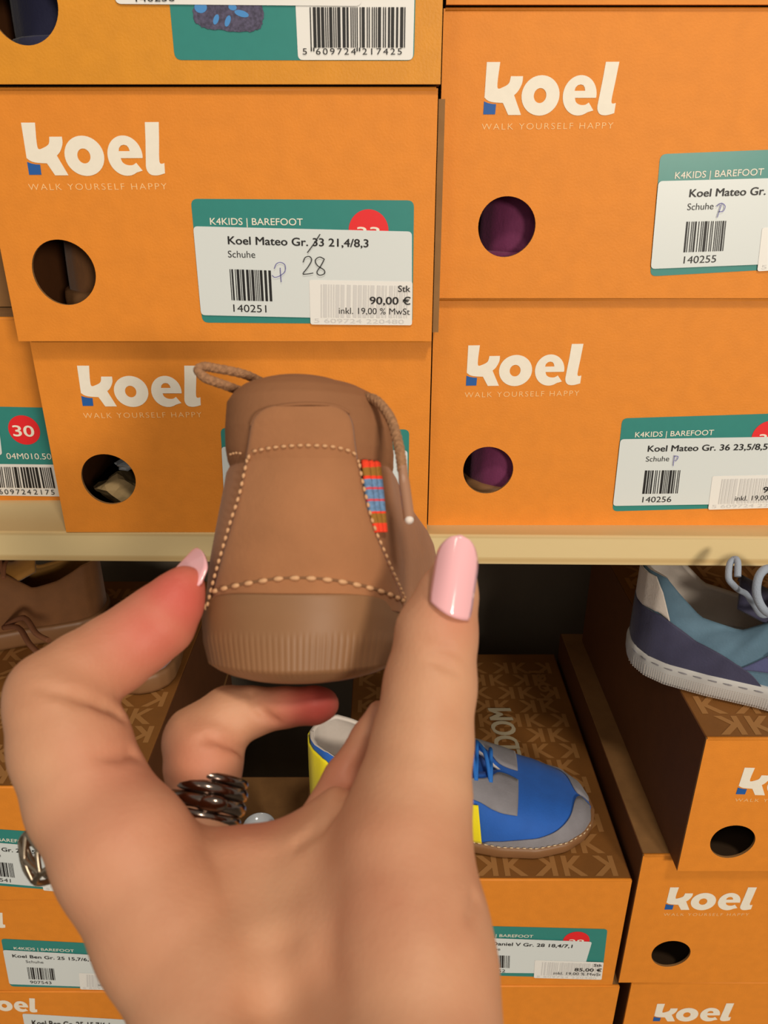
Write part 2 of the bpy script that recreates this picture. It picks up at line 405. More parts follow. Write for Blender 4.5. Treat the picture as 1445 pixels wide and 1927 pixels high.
# upper right column
r, f = make_box('large orange shoe box at upper right marked size 35, purple shoe in its hole', 0.0253, 0.243, 0.385, -0.0613, 0.0592, group=G, hole=(953, 427), hr=0.0135)
logo(r, f, (909, 217), (1156, 216.5), 100, True, (906, 244.5), (1153, 242), 12)
lb, px = make_label(r, f, ((1242,290),(1640,274),(1612,498),(1223,520)), 'Koel Mateo Gr. 35 22,8/8,4', '140255', '95,00', 5, '35', dot=False)
pen(lb, f, [((1355,384),(1351,397),(1347,409)), ((1346,388),(1355,382),(1362,388),(1358,397),(1350,398))], 'pen', 0.00035)
r, f = make_box('orange shoe box marked 36 23,5/8,5 resting on the pine shelf', 0.0247, 0.243, 0.389, ZS, -0.0616, group=G, hole=(918, 885), hr=0.0136)
logo(r, f, (876.6, 727), (1092, 724), 77, True, (874, 748), (1089, 744.5), 10)
lb, px = make_label(r, f, ((1170.6,787),(1523,776),(1500,952),(1152,962)), 'Koel Mateo Gr. 36 23,5/8,5', '140256', '95,00', 9, '36')
pen(lb, f, [((1268,855),(1266,865),(1265,875)), ((1266,857),(1274,857),(1272,863),(1268,866))], 'pen', 0.00035)
make_box('orange shoe box at the top right edge, only its underside showing', 0.0262, 0.243, 0.383, 0.0597, 0.17, group=G)
# far left, set back
r, f = make_box('recessed orange shoe box at left edge with red 30 dot and barcode', -0.385, -0.183, 0.4238, ZS, -0.0776, group=G)
lab = plate(r, f, 'size_label', 'teal', ((-245,760),(88,767),(122,934),(-215,928)), 0.0015, 1)
plate(lab, f, 'barcode_panel', 'sticker', ((-80,872),(110,874),(122,934),(-70,931)), 0.001, 2)
fl = Flat(); c = f(46, 809); fl.add(*shape([ell(c.x, c.y, 0.0091, 0.0089)])); fl.build('size_dot', [M['red']], lab, EPS*2)
fl = Flat(); put_text(fl, f, '30', (27, 820), (66, 821), 20, 0, 0.035); put_text(fl, f, '04M010.50', (14, 863), (98, 864), 11, 0, 0); fl.build('label_lettering', [M['white_ink']], lab, EPS*3)
plate(lab, f, 'name_sticker', 'label_white', ((-235,770),(-4,780),(5,856),(-228,850)), 0.002, 3)
fl = Flat(); put_bars(fl, [f(*p) for p in ((-64,877),(97,879),(105,918),(-60,916))], 31, 95); put_text(fl, f, '609724', (0, 929), (60, 929.5), 9, 0, 0, 1.3); put_text(fl, f, '2175', (65, 929.5), (104, 930), 9, 0, 0, 1.3)
fl.build('barcode', [M['black']], lab, EPS*4)
make_box('plain kraft box above the recessed box, a sliver at left edge', -0.39, -0.187, 0.455, -0.0772, 0.03, front='kraft', group=G)

# lower left stack
GL = 'orange shoe boxes in the stacks'
def alabel(r, f, q, seed, num):
    return make_label(r, f, q, 'Koel Ben Gr. 25 15,7/6,1', num, '75,00', seed, '25', dot=False, sticker=((364,427),(765,434),(765,600),(379,594)), txtw=(392, 620))
r, f = make_box('orange shoe box topmost of the lower left stack, beside the silver ring', -0.36, -0.160, 0.380, -0.4757, -0.3712, group=GL, pattern=True)
alabel(r, f, ((-88,1554),(212,1575),(222,1684),(-66,1661)), 41, '907541')
r, f = make_box('orange shoe box second in the lower left stack, label Ben 25 readable', -0.36, -0.158, 0.381, -0.576, -0.4762, group=GL)
alabel(r, f, ((2,1766),(275,1780),(276,1862),(20,1856)), 43, '907543'); logo(r, f, (-95, 1741), (11, 1746), 28, False)
r, f = make_box('orange shoe box third in the lower left stack, cut by bottom frame', -0.36, -0.157, 0.380, -0.6853, -0.5765, group=GL)
logo(r, f, (-34, 1900), (71, 1905), 26, False)
st = plate(r, f, 'name_sticker', 'label_white', ((42,1907),(262,1920),(266,2000),(58,1990)), 0.002, 1)
fl = Flat(); put_text(fl, f, 'Koel Ben Gr. 25 15,7/6,1', (62, 1929), (208, 1934), 10, 0, 0.022); put_text(fl, f, 'Schuhe', (64, 1944), (96, 1946), 8); fl.build('sticker_lettering', [M['black']], st, EPS*3)
# narrow box in the gap
make_box('shoe box low in the dark gap between left stack and blue sneaker box', -0.150, -0.040, 0.40, -0.6853, -0.562, depth=0.19, group=GL)
# middle
r, f = make_box('orange shoe box under the blue and yellow sneaker', -0.030, 0.173, 0.380, -0.568, -0.4562, depth=0.27, group=GL, pattern=True)
make_label(r, f, ((865,1741),(1143,1748),(1132,1841),(868,1834)), 'Koel Daniel V Gr. 28 18,4/7,1', '907552', '85,00', 51, '28', sticker=((364,427),(738,434),(720,585),(379,594)), txtw=(405, 683))
rb, fb = r, f
fl = Flat()   # lettering on the lid, reading away from the front
def lid_text(t, x, y, size, m):
    vs_, fs = text_shape(t, 0.0); nv = len(vs_); vs_ = [(a+k*.009, c+k*.012) for k in (-1, 0, 1) for a, c in vs_]; fs = [tuple(q+k*nv for q in f_) for k in range(3) for f_ in fs]; vs_ = [(a, c, (i//nv)*.00003) for i, (a, c) in enumerate(vs_)]; me = bpy.data.meshes.new('lid_lettering'); Wd = size[0]
    me.from_pydata([(x-size[1]*v, y+Wd*u, 0.568-0.4562+0.0006+e_) for u, v, e_ in vs_], [], fs); return link('lid_lettering', me, M[m], [c for c in rb.children if c.name.startswith('lid')][0])
def lid_pt(u, v): p = onZ(u, v, -0.4556); return p.x+0.030, p.y-0.380
x, y = lid_pt(985, 1440); lid_text('FREEDOM', x, y-0.028*1.0, (0.100, 0.021), 'grey_ink')
x, y = lid_pt(930, 1440); lid_text('OF', x-0.002, y-0.018, (0.030, 0.018), 'grey_ink')
x, y = lid_pt(1040, 1318); lid_text('koel', x, y, (0.045, 0.015), 'kraft_print')
make_box('orange shoe box beneath the blue sneaker box, right of the hand', -0.028, 0.1785, 0.379, -0.6853, -0.5685, group=GL)
# right stack
r, f = make_box('orange shoe box under the navy sneaker, topmost of the right stack', 0.195, 0.40, 0.365, -0.4298, -0.3176, group=GL, hole=(1378, 1584), hr=0.0145, pattern=True)
logo(r, f, (1384, 1495), (1574, 1500), 50, True, (1382, 1508), (1570, 1511), 6)
r, f = make_box('orange shoe box second in the right stack, below the navy sneaker box', 0.1765, 0.385, 0.378, -0.5625, -0.4302, group=GL, hole=(1262, 1795), hr=0.0142)
logo(r, f, (1250, 1712), (1413, 1712), 42, True, (1248, 1723), (1408, 1723), 5)
r, f = make_box('orange shoe box third in the right stack, cut by bottom frame', 0.1865, 0.39, 0.378, -0.6853, -0.5629, group=GL)
logo(r, f, (1228, 1922), (1373, 1921), 33, False)
# ------------------------------------------------------------ display shoes
def leather(name, c, noise=0.12, bump=0.35, rough=0.75, sheen=0.15): return mat(name, c, rough, noise=noise, nscale=90, bump=bump, bscale=700, sheen=sheen)
M['navy'] = leather('navy suede', srgb(62, 62, 92)); M['slate'] = leather('slate blue suede', srgb(94, 128, 152)); M['indigo'] = leather('indigo leather', srgb(84, 90, 136))
M['offwhite'] = leather('off white leather', srgb(226, 216, 208), 0.04); M['greysole'] = mat('grey rubber', srgb(196, 196, 196), 0.6, noise=0.05)
M['rib'] = mat('ribbed grey rubber', srgb(182, 176, 172), 0.6)
M['blue'] = leather('bright blue leather', srgb(28, 98, 196), 0.08); M['yellow'] = leather('yellow leather', srgb(250, 232, 20), 0.04)
M['greysuede'] = leather('grey suede', srgb(140, 138, 146)); M['brownsole'] = mat('translucent brown rubber', srgb(140, 100, 66), 0.45)
M['thread'] = mat('pale thread', srgb(222, 196, 160), 0.7); M['bluelace'] = mat('blue lace', srgb(40, 120, 216), 0.8, bump=0.6, bscale=1500)
M['greylace'] = mat('grey lace', srgb(150, 162, 180), 0.8, bump=0.6, bscale=1500)
M['tan'] = leather('brown leather', srgb(130, 84, 44)); M['ochre'] = leather('ochre leather', srgb(176, 124, 52)); M['brownlace'] = mat('brown lace', srgb(136, 86, 56), 0.8)
M['purple'] = leather('purple leather', srgb(122, 44, 92)); M['darknavy'] = leather('dark navy', srgb(36, 38, 74))

def make_shoe(label, cat, loc, yaw, L=0.2, wh=0.035, Hh=0.062, Hd=0.046, Ht=0.056, sole_h=0.016, upper='navy', sole='greysole', lining='offwhite', name='sneaker', lace='greylace', nlace=4, tongue=None):
    root = empty(name, loc, yaw, label, cat)
    ss = [0, .01, .03, .07, .13, .25, .4, .55, .68, .8, .9, .96, .99, 1]; ww = [0, .30, .52, .74, .87, .93, .93, 1.02, 1.1, 1.05, .85, .58, .3, 0]
    wf = lambda s: wh*interp(s, ss, ww)
    Hs = [0, .08, .2, .32, .45, .6, .75, .88, .96, 1]; Hv = [Hh, Hh, Hd+.004, Hd, Ht, Ht*.82, Ht*.56, Ht*.42, Ht*.3, Ht*.12]
    Hf = lambda s: interp(s, Hs, Hv)
    pm = lambda s: math.radians(interp(s, [0, .3, .5, .66, 1], [52, 56, 70, 90, 90]))
    def S(s, k, side):
        s = min(max(s, 0), 1); ph = k*pm(s); e = 0.62
        y = wf(s)*max(math.cos(ph), 0)**e if k < 1 or s < .66 else 0
        z = sole_h*0.8+Hf(s)*(math.sin(ph)/math.sin(pm(s)))**0.85 if k > 0 else sole_h*0.8
        return Vector((L*s, side*y, z))
    def N(s, k, side):
        a, b = S(min(s+.01, .999), k, side)-S(max(s-.01, .001), k, side), S(s, min(k+.02, .99), side)-S(s, max(k-.02, .01), side)
        n = a.cross(b)
        if n.length < 1e-12: n = Vector((0, side, 0))
        n.normalize(); c = S(s, k, side)-Vector((L*min(max(s, .12), .85), 0, sole_h+Hf(s)*.3))
        return n if n.dot(c) > 0 else -n
    ns, nk = 70, 16; V = []; Fc = []; svals = [0.5-0.5*math.cos(math.pi*i/ns) for i in range(ns+1)]
    for side in (1, -1):
        b = len(V)
        for s in svals:
            for k in range(nk+1): V.append(S(s, k/nk, side))
        for i in range(ns):
            for k in range(nk):
                a = b+i*(nk+1)+k; q = (a, a+1, a+nk+2, a+nk+1); Fc.append(q if side < 0 else q[::-1])
    me = bpy.data.meshes.new('upper'); me.from_pydata([tuple(v) for v in V], [], Fc)
    bm = bmesh.new(); bm.from_mesh(me); bmesh.ops.remove_doubles(bm, verts=bm.verts, dist=0.00015); bmesh.ops.recalc_face_normals(bm, faces=bm.faces)
    bm.to_mesh(me); bm.free(); me.update()
    o = link('upper', me, [M[upper], M[lining]], root, True)
    # solidify inward, inner surface in the lining colour
    nrm = sum((p.normal.dot(Vector((p.center.x-L*.4, p.center.y, p.center.z-.03))) for p in me.polygons))
    sd = o.modifiers.new('thick', 'SOLIDIFY'); sd.thickness = 0.003; sd.offset = -1 if nrm > 0 else 1; sd.material_offset = 1; sd.material_offset_rim = 1
    # sole
    bm = bmesh.new(); rings = []; n2 = 90
    prof = [(0, -.001), (.06, .0012), (.25, .0026), (.8, .003), (1.0, .0026), (1.06, .0012), (1.06, -.004)]
    for hz, m_ in prof:
        ring = []
        for j in range(n2*2):
            s = 0.5-0.5*math.cos(math.pi*(j if j <= n2 else 2*n2-j)/n2); sd_ = 1 if j <= n2 else -1
            p = Vector((L*s, sd_*wf(s), 0)); s2 = min(max(s, .004), .996)
            t = Vector((L*.004*2, sd_*(wf(min(s2+.004, 1))-wf(max(s2-.004, 0))), 0)).normalized(); nn = Vector((-t.y*sd_, t.x*sd_, 0)) * 1
            if nn.dot(Vector((p.x-L/2, p.y, 0))) < 0: nn = -nn
            if s < .0005: nn = Vector((-1, 0, 0))
            if s > .9995: nn = Vector((1, 0, 0))
            toe = 0.004*max(0, (s-.8)/.2)**2
            p = p+nn*m_; p.z = sole_h*hz+toe*(1-hz*.5); ring.append(bm.verts.new(p))
        rings.append(ring)
    for a, b in zip(rings, rings[1:]):
        for j in range(len(a)): f_ = bm.faces.new((a[j], a[(j+1) % len(a)], b[(j+1) % len(a)], b[j])); f_.smooth = True
    bm.faces.new(rings[0]); bm.faces.new(rings[-1])
    so = bm_obj('sole', bm, M[sole], root)
    def sole_pt(s, side, hz, off=.0032):
        s2 = min(max(s, .01), .99); t = Vector((L*.02, side*(wf(min(s2+.01, 1))-wf(max(s2-.01, 0))), 0)).normalized(); nn = Vector((-t.y*side, t.x*side, 0))
        if nn.y*side < 0: nn = -nn
        return Vector((L*s, side*wf(s), sole_h*hz))+nn*off
    def patch(rows, m, name_, side=-1, off=0.0012, n=14, both=False):
        """rows: [(s,k)...] left edge to right edge; interpolated between rows"""
        if both:
            for sd_ in (1, -1): o = patch(rows, m, name_, sd_, off, n)
            return o
        V = []; Fc = []
        for sd_ in (side,):
            b = len(V); R = []
            for a in rows: R.append(smooth_path([Vector((p[0], p[1], 0)) for p in a], n) if len(a) > 2 else [Vector((*a[0], 0)).lerp(Vector((*a[1], 0)), i/n) for i in range(n+1)])
            cols = [smooth_path([r_[i] for r_ in R], 6) for i in range(len(R[0]))]
            nr = len(cols[0])
            for c_ in cols:
                for p in c_: V.append(S(p.x, p.y, sd_)+N(p.x, p.y, sd_)*off)
            for i in range(len(cols)-1):
                for j in range(nr-1): Fc.append((b+i*nr+j, b+i*nr+j+1, b+(i+1)*nr+j+1, b+(i+1)*nr+j))
        o = py_obj(name_, V, Fc, M[m], root)
        sd2 = o.modifiers.new('t', 'SOLIDIFY'); sd2.thickness = 0.0011; sd2.offset = 0
        return o
    def stitches(path, side, m='thread', name_='stitching', off=.002, r_=.00035, step=.0035):
        bm = bmesh.new(); pts = [S(p.x, p.y, side)+N(p.x, p.y, side)*off for p in smooth_path([Vector((a, b, 0)) for a, b in path], 20)]
        dash(bm, pts, r_, step); return bm_obj(name_, bm, M[m], root)
    # tongue
    V = []; Fc = []; nt_, nw = 16, 10
    for i in range(nt_+1):
        s = .30+.38*i/nt_
        for j in range(nw+1):
            t = -1+2*j/nw; V.append((L*s, t*wf(s)*.62, sole_h*.8+Hf(max(s, .42))*1.0+interp(s, [.3, .45, .68], [.012, .0, -.006])-.010*t*t))
    for i in range(nt_):
        for j in range(nw): a = i*(nw+1)+j; Fc.append((a, a+1, a+nw+2, a+nw+1))
    tg = py_obj('tongue', V, Fc, M[tongue or upper], root); sdt = tg.modifiers.new('t', 'SOLIDIFY'); sdt.thickness = .003
    bm = bmesh.new()
    for i in range(nlace):
        s = .44+.2*i/max(nlace-1, 1)
        a = S(s, .86, 1)+Vector((0, 0, .001)); b = S(s, .86, -1)+Vector((0, 0, .001)); c = Vector((L*s, 0, sole_h*.8+Hf(s)+.003))
        tube(bm, smooth_path([a, a.lerp(c, .5)+Vector((0, 0, .003)), c, b.lerp(c, .5)+Vector((0, 0, .003)), b], 5), .0016, 8)
        if i < nlace-1:
            d = S(s+.2/(nlace-1), .86, -1)+Vector((0, 0, .001)); tube(bm, smooth_path([a, c+Vector((L*.03, 0, .003)), d], 6), .0016, 8)
    lc = bm_obj('laces', bm, M[lace], root)
    return root, S, N, patch, stitches, sole_pt, lc
def dash(bm, pts, r, step, gap=.38, mi=0):
    """short raised threads along a path"""
    L_a = 0; seg = []; cur = []; on = True; rem = step*(1-gap)
    for a, b in zip(pts, pts[1:]):
        d = (b-a).length; t = 0
        while d-t > rem:
            t += rem; p = a.lerp(b, t/d)
            if on: cur.append(p); seg.append(cur); cur = []; rem = step*gap
            else: cur = [p]; rem = step*(1-gap)
            on = not on
        rem -= d-t
        if on: cur.append(b) if cur else cur.extend([a, b])
    for c in seg:
        if len(c) < 2: continue
        a, b = c[0], c[-1]; m_ = c[len(c)//2] if len(c) > 2 else (a+b)/2
        pp = [a, a.lerp(m_, .5), m_, m_.lerp(b, .5), b]
        tube(bm, pp, [r*.35, r*.9, r, r*.9, r*.35], 6, True, mi)

# navy and slate sneaker, heel towards the left, on the right stack
heel = onZ(1196, 1262, -0.3172)
yaw = math.radians(-23)
root, S, N, patch, stitches, sole_pt, lc = make_shoe('navy and slate blue low sneaker with grey sole on right stack', 'shoe',
    (heel.x+0.002, heel.y+0.024, -0.3168), yaw, L=0.205, wh=0.037, Hh=0.060, Hd=0.034, Ht=0.050, sole_h=0.017, upper='slate', lining='offwhite', lace='greylace', tongue='navy')
patch([[(.0, .02), (.0, .48)], [(.06, .02), (.06, .48)], [(.14, .02), (.14, .52)], [(.22, .02), (.22, .50)], [(.31, .02), (.30, .38)], [(.37, .02), (.36, .20)], [(.41, .02), (.40, .05)]], 'navy', 'heel_counter', both=True)
patch([[(.002, .49), (.002, .95)], [(.03, .49), (.025, .95)], [(.07, .51), (.045, .95)], [(.115, .52), (.055, .95)]], 'offwhite', 'heel_tab', both=True)
patch([[(.33, .24), (.42, .48)], [(.45, .20), (.5, .44)], [(.58, .16), (.6, .3)], [(.7, .1), (.7, .2)]], 'indigo', 'side_panel', both=True, off=.001)
patch([[(.40, .42), (.43, .52)], [(.47, .50), (.485, .60)], [(.55, .58), (.55, .67)]], 'offwhite', 'side_stripe', both=True, off=.0022)
patch([[(.74, .02), (.80, .98)], [(.86, .02), (.88, .98)], [(.985, .02), (.985, .98)]], 'navy', 'toe_cap', both=True)
bm = bmesh.new()
for sd_ in (1, -1):
    for i in range(60):
        s = .02+.42*i/60
        for j in range(7):
            p = sole_pt(s, sd_, .16+.075*j+.0, .0022); tube(bm, [p, p+Vector((0, sd_*.0008, 0))], .00045, 5)
bm_obj('sole_texture', bm, M['rib'], root)
bm = bmesh.new()
for sd_ in (1, -1): dash(bm, [sole_pt(.01+.97*i/80, sd_, .87, .0031) for i in range(81)], .0005, .009, .4)
bm_obj('sole_stitching', bm, M['greysuede'], root)
bm = bmesh.new()
loc_ = Vector((heel.x+0.002, heel.y+0.024, -0.3168)); c_ = S(.46, .86, -1); KP = Matrix.Translation(loc_) @ Matrix.Rotation(yaw, 4, 'Z') @ Vector((c_.x, 0, c_.z+.008))
tube(bm, smooth_path([KP, P(1462,1150,.425), P(1440,1150,.405), P(1424,1120,.400), P(1428,1085,.398), P(1446,1070,.40), P(1466,1090,.41), P(1480,1115,.44), KP], 8), .0022, 10)
tube(bm, smooth_path([P(1388,1085,.398), P(1388,1058,.40), P(1382,1052,.402), P(1373,1062,.402), P(1371,1088,.40), P(1379,1100,.405), P(1390,1110,.42), P(1404,1118,.435), P(1416,1135,.45), P(1440,1158,.465), KP], 8), .0017, 10)
o = bm_obj('lace_loops', bm, M['greylace'], root); o.matrix_parent_inverse = (Matrix.Translation(root.location) @ Matrix.Rotation(yaw, 4, 'Z')).inverted()

# blue, grey and yellow sneaker on the middle box
yaw2 = math.radians(-7)
ZB = -0.4556
root, S, N, patch, stitches, sole_pt, lc = make_shoe('bright blue and yellow sneaker with grey toe behind the thumb', 'shoe',
    (-0.056, 0.458, ZB+.0005), yaw2, L=0.213, wh=0.038, Hh=0.056, Hd=0.040, Ht=0.050, sole_h=0.010, upper='blue', sole='brownsole', lining='offwhite', lace='bluelace', nlace=5, tongue='blue')
patch([[(.62, .02), (.64, .06)], [(.72, .02), (.75, .16)], [(.82, .02), (.855, .30)], [(.875, .02), (.91, .60)], [(.93, .02), (.94, .97)], [(.988, .02), (.988, .97)]], 'greysuede', 'toe_cap', both=True, off=.0008)
patch([[(.36, .62), (.40, .92)], [(.50, .66), (.50, .93)], [(.60, .58), (.60, .90)], [(.66, .50), (.67, .98)], [(.73, .52), (.735, .98)]], 'greysuede', 'eyestay', both=True, off=.001)
patch([[(.50, .04), (.47, .5)], [(.56, .04), (.54, .52)], [(.62, .04), (.60, .53)]], 'yellow', 'side_stripe', both=True, off=.0018)
patch([[(.0, .02), (.0, .9)], [(.05, .02), (.04, .9)], [(.12, .02), (.10, .8)], [(.2, .02), (.14, .5)]], 'yellow', 'heel_counter', both=True)
bm = bmesh.new()
for sd_ in (1, -1): dash(bm, [Vector((p.x, p.y, ZB*0+.0115)) for p in [sole_pt(.01+.98*i/90, sd_, 1.0, .0022) for i in range(91)]], .0005, .0045, .4)
bm_obj('sole_stitching', bm, M['thread'], root)

# brown laced shoe at the left
root, *_r = make_shoe('brown laced shoe with ochre tongue on the lower left stack', 'shoe', (-0.245, 0.585, -0.3705), math.radians(195), L=0.165, wh=0.032, Hh=0.05, Hd=0.036, Ht=0.052, upper='tan', sole='brownsole', lining='ochre', lace='brownlace', tongue='ochre')
bm = bmesh.new()
tube(bm, smooth_path([P(20,1195,.62), P(60,1190,.60), P(95,1215,.58), P(125,1232,.57)], 6), .0022, 8)
tube(bm, smooth_path([P(25,1190,.62), P(70,1170,.60), P(105,1195,.585), P(135,1205,.58)], 6), .0022, 8)
tube(bm, smooth_path([P(-10,1150,.60), P(5,1200,.59), P(2,1250,.58)], 6), .0022, 8)
o = bm_obj('loose_laces', bm, M['brownlace'], root); o.matrix_parent_inverse = (Matrix.Translation(root.location) @ Matrix.Rotation(math.radians(205), 4, 'Z')).inverted()
# grey shoe in the gap
make_shoe('dark grey shoe lying beside the gap behind the index finger', 'shoe', (-0.186, 0.475, -0.3705), math.radians(96), L=0.13, wh=0.026, Hh=0.035, Hd=0.026, Ht=0.035, upper='greysuede', sole='brownsole', lace='brownlace')
# shoes inside boxes, seen through the holes
make_shoe('purple shoe inside the upper right box, seen through its round hole', 'shoe', (0.070, 0.394, -0.058), math.radians(80), L=0.18, wh=0.033, upper='purple', sole='purple', lining='purple', lace='greylace')
make_shoe('purple shoe inside the right box on the pine shelf, seen through its hole', 'shoe', (0.072, 0.394, -0.183), math.radians(82), L=0.18, wh=0.033, upper='purple', sole='brownsole', lining='purple', lace='greylace')
make_shoe('dark navy shoe seen through the hole of the amber box', 'shoe', (-0.14, 0.385, 0.032), math.radians(88), L=0.18, wh=0.033, upper='darknavy', sole='darknavy', lining='darknavy', lace='greylace')
make_shoe('brown shoe seen dimly through the hole of the 21,4/8,3 box', 'shoe', (-0.137, 0.392, -0.077), math.radians(88), L=0.18, wh=0.033, upper='tan', sole='brownsole', lining='tan', lace='brownlace')
# crumpled tissue in the box behind the held shoe
M['tissue'] = mat('beige tissue paper', srgb(186, 158, 112), 0.8, noise=0.1); M['film'] = mat('clear plastic film', srgb(190, 196, 204), 0.15, spec=0.8)
def crumple(name, label, c, r, m, seed, sc_=(1, 1, 1), amp=.35):
    bm = bmesh.new(); bmesh.ops.create_icosphere(bm, subdivisions=3, radius=1); rn = random.Random(seed)
    ds = [(Vector((rn.uniform(-1, 1), rn.uniform(-1, 1), rn.uniform(-1, 1))).normalized(), rn.uniform(.5, 1)) for _ in range(14)]
    for v in bm.verts:
        k = 1-amp*max(0, max(v.co.dot(d)*a for d, a in ds)-.45)*2
        v.co = Vector((v.co.x*sc_[0], v.co.y*sc_[1], v.co.z*sc_[2]))*r*k
    o = bm_obj(name, bm, M[m]); o.location = c; return tag(o, label, 'paper')
crumple('tissue_paper', 'beige crumpled tissue paper inside the box hole behind the shoe', (-0.151, 0.404, -0.1690), .0165, 'tissue', 4, (1.2, 1, .75), .6)
crumple('plastic_film', 'clear crinkled film above the tissue paper in the box hole', (-0.143, 0.399, -0.1540), .011, 'film', 8, (1.2, .8, .45), .9)
# curved white paper band standing on the low box in the gap
bm = bmesh.new(); pts = [P(452,1478,.60), P(466,1466,.60), P(484,1474,.60), P(490,1495,.60), P(489,1530,.60)]
c0 = Vector((-0.11, 0.50, -0.5615)); prev = None
for i in range(15):
    a = math.radians(-10+200*i/14); p = c0+Vector((.014*math.cos(a), .014*math.sin(a), 0)); q = [bm.verts.new(p), bm.verts.new(p+Vector((0, 0, .03)))]
    if prev: bm.faces.new((prev[0], q[0], q[1], prev[1]))
    prev = q
o = bm_obj('paper_roll', bm, M['film'], None, True); tag(o, 'pale curved paper band standing in the gap right of the ring', 'paper'); s_ = o.modifiers.new('t', 'SOLIDIFY'); s_.thickness = .0008
# lidded brown box back left
# ------------------------------------------------------------ the held shoe (heel towards the viewer)
M['nubuck'] = mat('tan nubuck', srgb(158, 108, 74), 0.85, noise=0.20, nscale=38, bump=0.35, bscale=500, sheen=0.1, spec=0.25)
M['nubuck2'] = mat('tan nubuck counter', srgb(166, 114, 77), 0.85, noise=0.22, nscale=30, bump=0.3, bscale=500, sheen=0.1, spec=0.25)
M['collar'] = mat('brown padded collar leather', srgb(146, 100, 68), 0.8, noise=0.08, nscale=50, bump=0.25, bscale=500, spec=0.25)
M['gum'] = mat('brown gum rubber', srgb(140, 102, 70), 0.5, noise=0.10, nscale=60, spec=0.4)
M['cord'] = mat('brown cord lace', srgb(168, 124, 88), 0.85, noise=0.3, nscale=900, bump=0.8, bscale=1500)
M['stitch'] = mat('cream stitching', srgb(206, 160, 118), 0.7); M['stitch_gap'] = mat('dark needle holes', srgb(126, 88, 58), 0.9)
PXM = 0.19/F
g = ray(566, 1000).normalized(); Rr = Vector((1, 0, 0)); U0 = Rr.cross(g).normalized()
psi = math.radians(7)
Zl = U0; Yl = (g*math.cos(psi)+Rr*math.sin(psi)).normalized(); Xl = Yl.cross(Zl).normalized()
SO = P(566, 1301, 0.190)
ROT = Matrix((Xl, Yl, Zl)).transposed()
def toW(x, y, z): return SO+Xl*x+Yl*y+Zl*z
# height px above the sole bottom -> (half width px, centre px, back offset m, arc depth m)
T_v = [1175, 1130, 1060, 1000, 950, 905, 880, 866, 856, 830, 790, 760, 735, 718, 708, 704]
W_px = (184,  184,  181,  174,  167, 160, 157, 151, 155, 159, 159, 155, 150, 135, 117, 92)
C_px = [565, 566, 570, 573, 575, 576, 577, 578, 578, 578, 577, 575, 572, 569, 566, 565]
T_b = [.0022, .0018, .0010, .0012, .002, .0033, .0040, .0046, .0044, .0040, .0038, .0045, .0060, .0085, .0118, .0150]
def calib(v, wpx, cpx, yb, ys=.018):
    a, b_ = -.02, .12
    for _ in range(40):
        m_ = (a+b_)/2
        if proj(toW(0, yb, m_))[1] > v: a = m_
        else: b_ = m_
    h = (a+b_)/2; x_ = []
    for tgt in (cpx-wpx, cpx+wpx):
        p, q_ = -.06, .06
        for _ in range(40):
            m_ = (p+q_)/2
            if proj(toW(m_, yb+ys, h))[0] < tgt: p = m_
            else: q_ = m_
        x_.append((p+q_)/2)
    return h, (x_[1]-x_[0])/2, (x_[1]+x_[0])/2
CAL = [calib(*a) for a in zip(T_v, W_px, C_px, T_b)]
T_h = [c_[0] for c_ in CAL]; T_w = [c_[1] for c_ in CAL]; T_c = [c_[2] for c_ in CAL]
def tab(h, T): return float(np.interp(h, T_h, T))
L0 = 0.128
def Lh(h): return interp(h, [0, .02, .03, .04, .05, .065, .076, .08], [L0, L0-.002, .116, .098, .082, .070, .062, .058])
def surf(q, h, extra=0.0):
    """q in [-1,1]: around the outline from heel centre; sign = side (+ is right)"""
    w_ = tab(h, T_w); c_ = tab(h, T_c); yb = tab(h, T_b); L = Lh(h); a = .024; af = .034
    aq = abs(q); y = yb+(L-yb)*(1-math.cos(math.pi*aq))/2
    bp = math.sqrt(max(0, 1-(1-min((y-yb)/a, 1))**2)); fp_ = math.sqrt(max(0, 1-(1-min((L-y)/af, 1))**2))
    t = min(max((y/L0-.12)/.5, 0), 1); t = t*t*(3-2*t)
    fl_ = 1+t*interp(h, [0, .02, .035, .05, .06], [.25, .27, .22, .08, .0])
    cx = c_+t*.007*interp(h, [0, .04, .07], [1, 1, 0])
    return toW(cx+math.copysign(1, q)*w_*bp*fp_*fl_, y, h)
def nrm(q, h):
    e = 1e-3; q0 = q if abs(q) > 3e-3 else 3e-3
    a = surf(q0+e, h)-surf(q0-e, h); b = surf(q0, h+3e-4)-surf(q0, h-3e-4); n = a.cross(b).normalized()
    c = surf(q, h)-toW(0, .05, .03)
    return n if n.dot(c) > 0 else -n
def solve(u, v):
    q = (u-570)/185*.26; h = (1290-v)*PXM
    for _ in range(14):
        p0 = proj(surf(q, h)); r0 = np.array([u-p0[0], v-p0[1]])
        if abs(r0).max() < .05: break
        pq = proj(surf(q+1e-3, h)); ph = proj(surf(q, h+1e-4))
        J = np.array([[(pq[0]-p0[0])/1e-3, (ph[0]-p0[0])/1e-4], [(pq[1]-p0[1])/1e-3, (ph[1]-p0[1])/1e-4]])
        try: d = np.linalg.solve(J, r0)
        except Exception: break
        q += max(-.03, min(.03, d[0])); h += max(-.004, min(.004, d[1])); q = max(-.5, min(.5, q)); h = max(.012, min(T_h[-1], h))
    return q, h
held = empty('child_shoe', toW(0, .05, 0), 0, 'tan nubuck toddler shoe seen from the heel, held between thumb and fingers', 'shoe')
def hold(o): o.parent = held; o.matrix_parent_inverse = Matrix.Translation(held.location).inverted(); return o
HS = sorted(set([T_h[0]+(T_h[-1]-T_h[0])*i/70 for i in range(71)]+T_h)); NQ = 200
V = []; Fc = []; mi = []
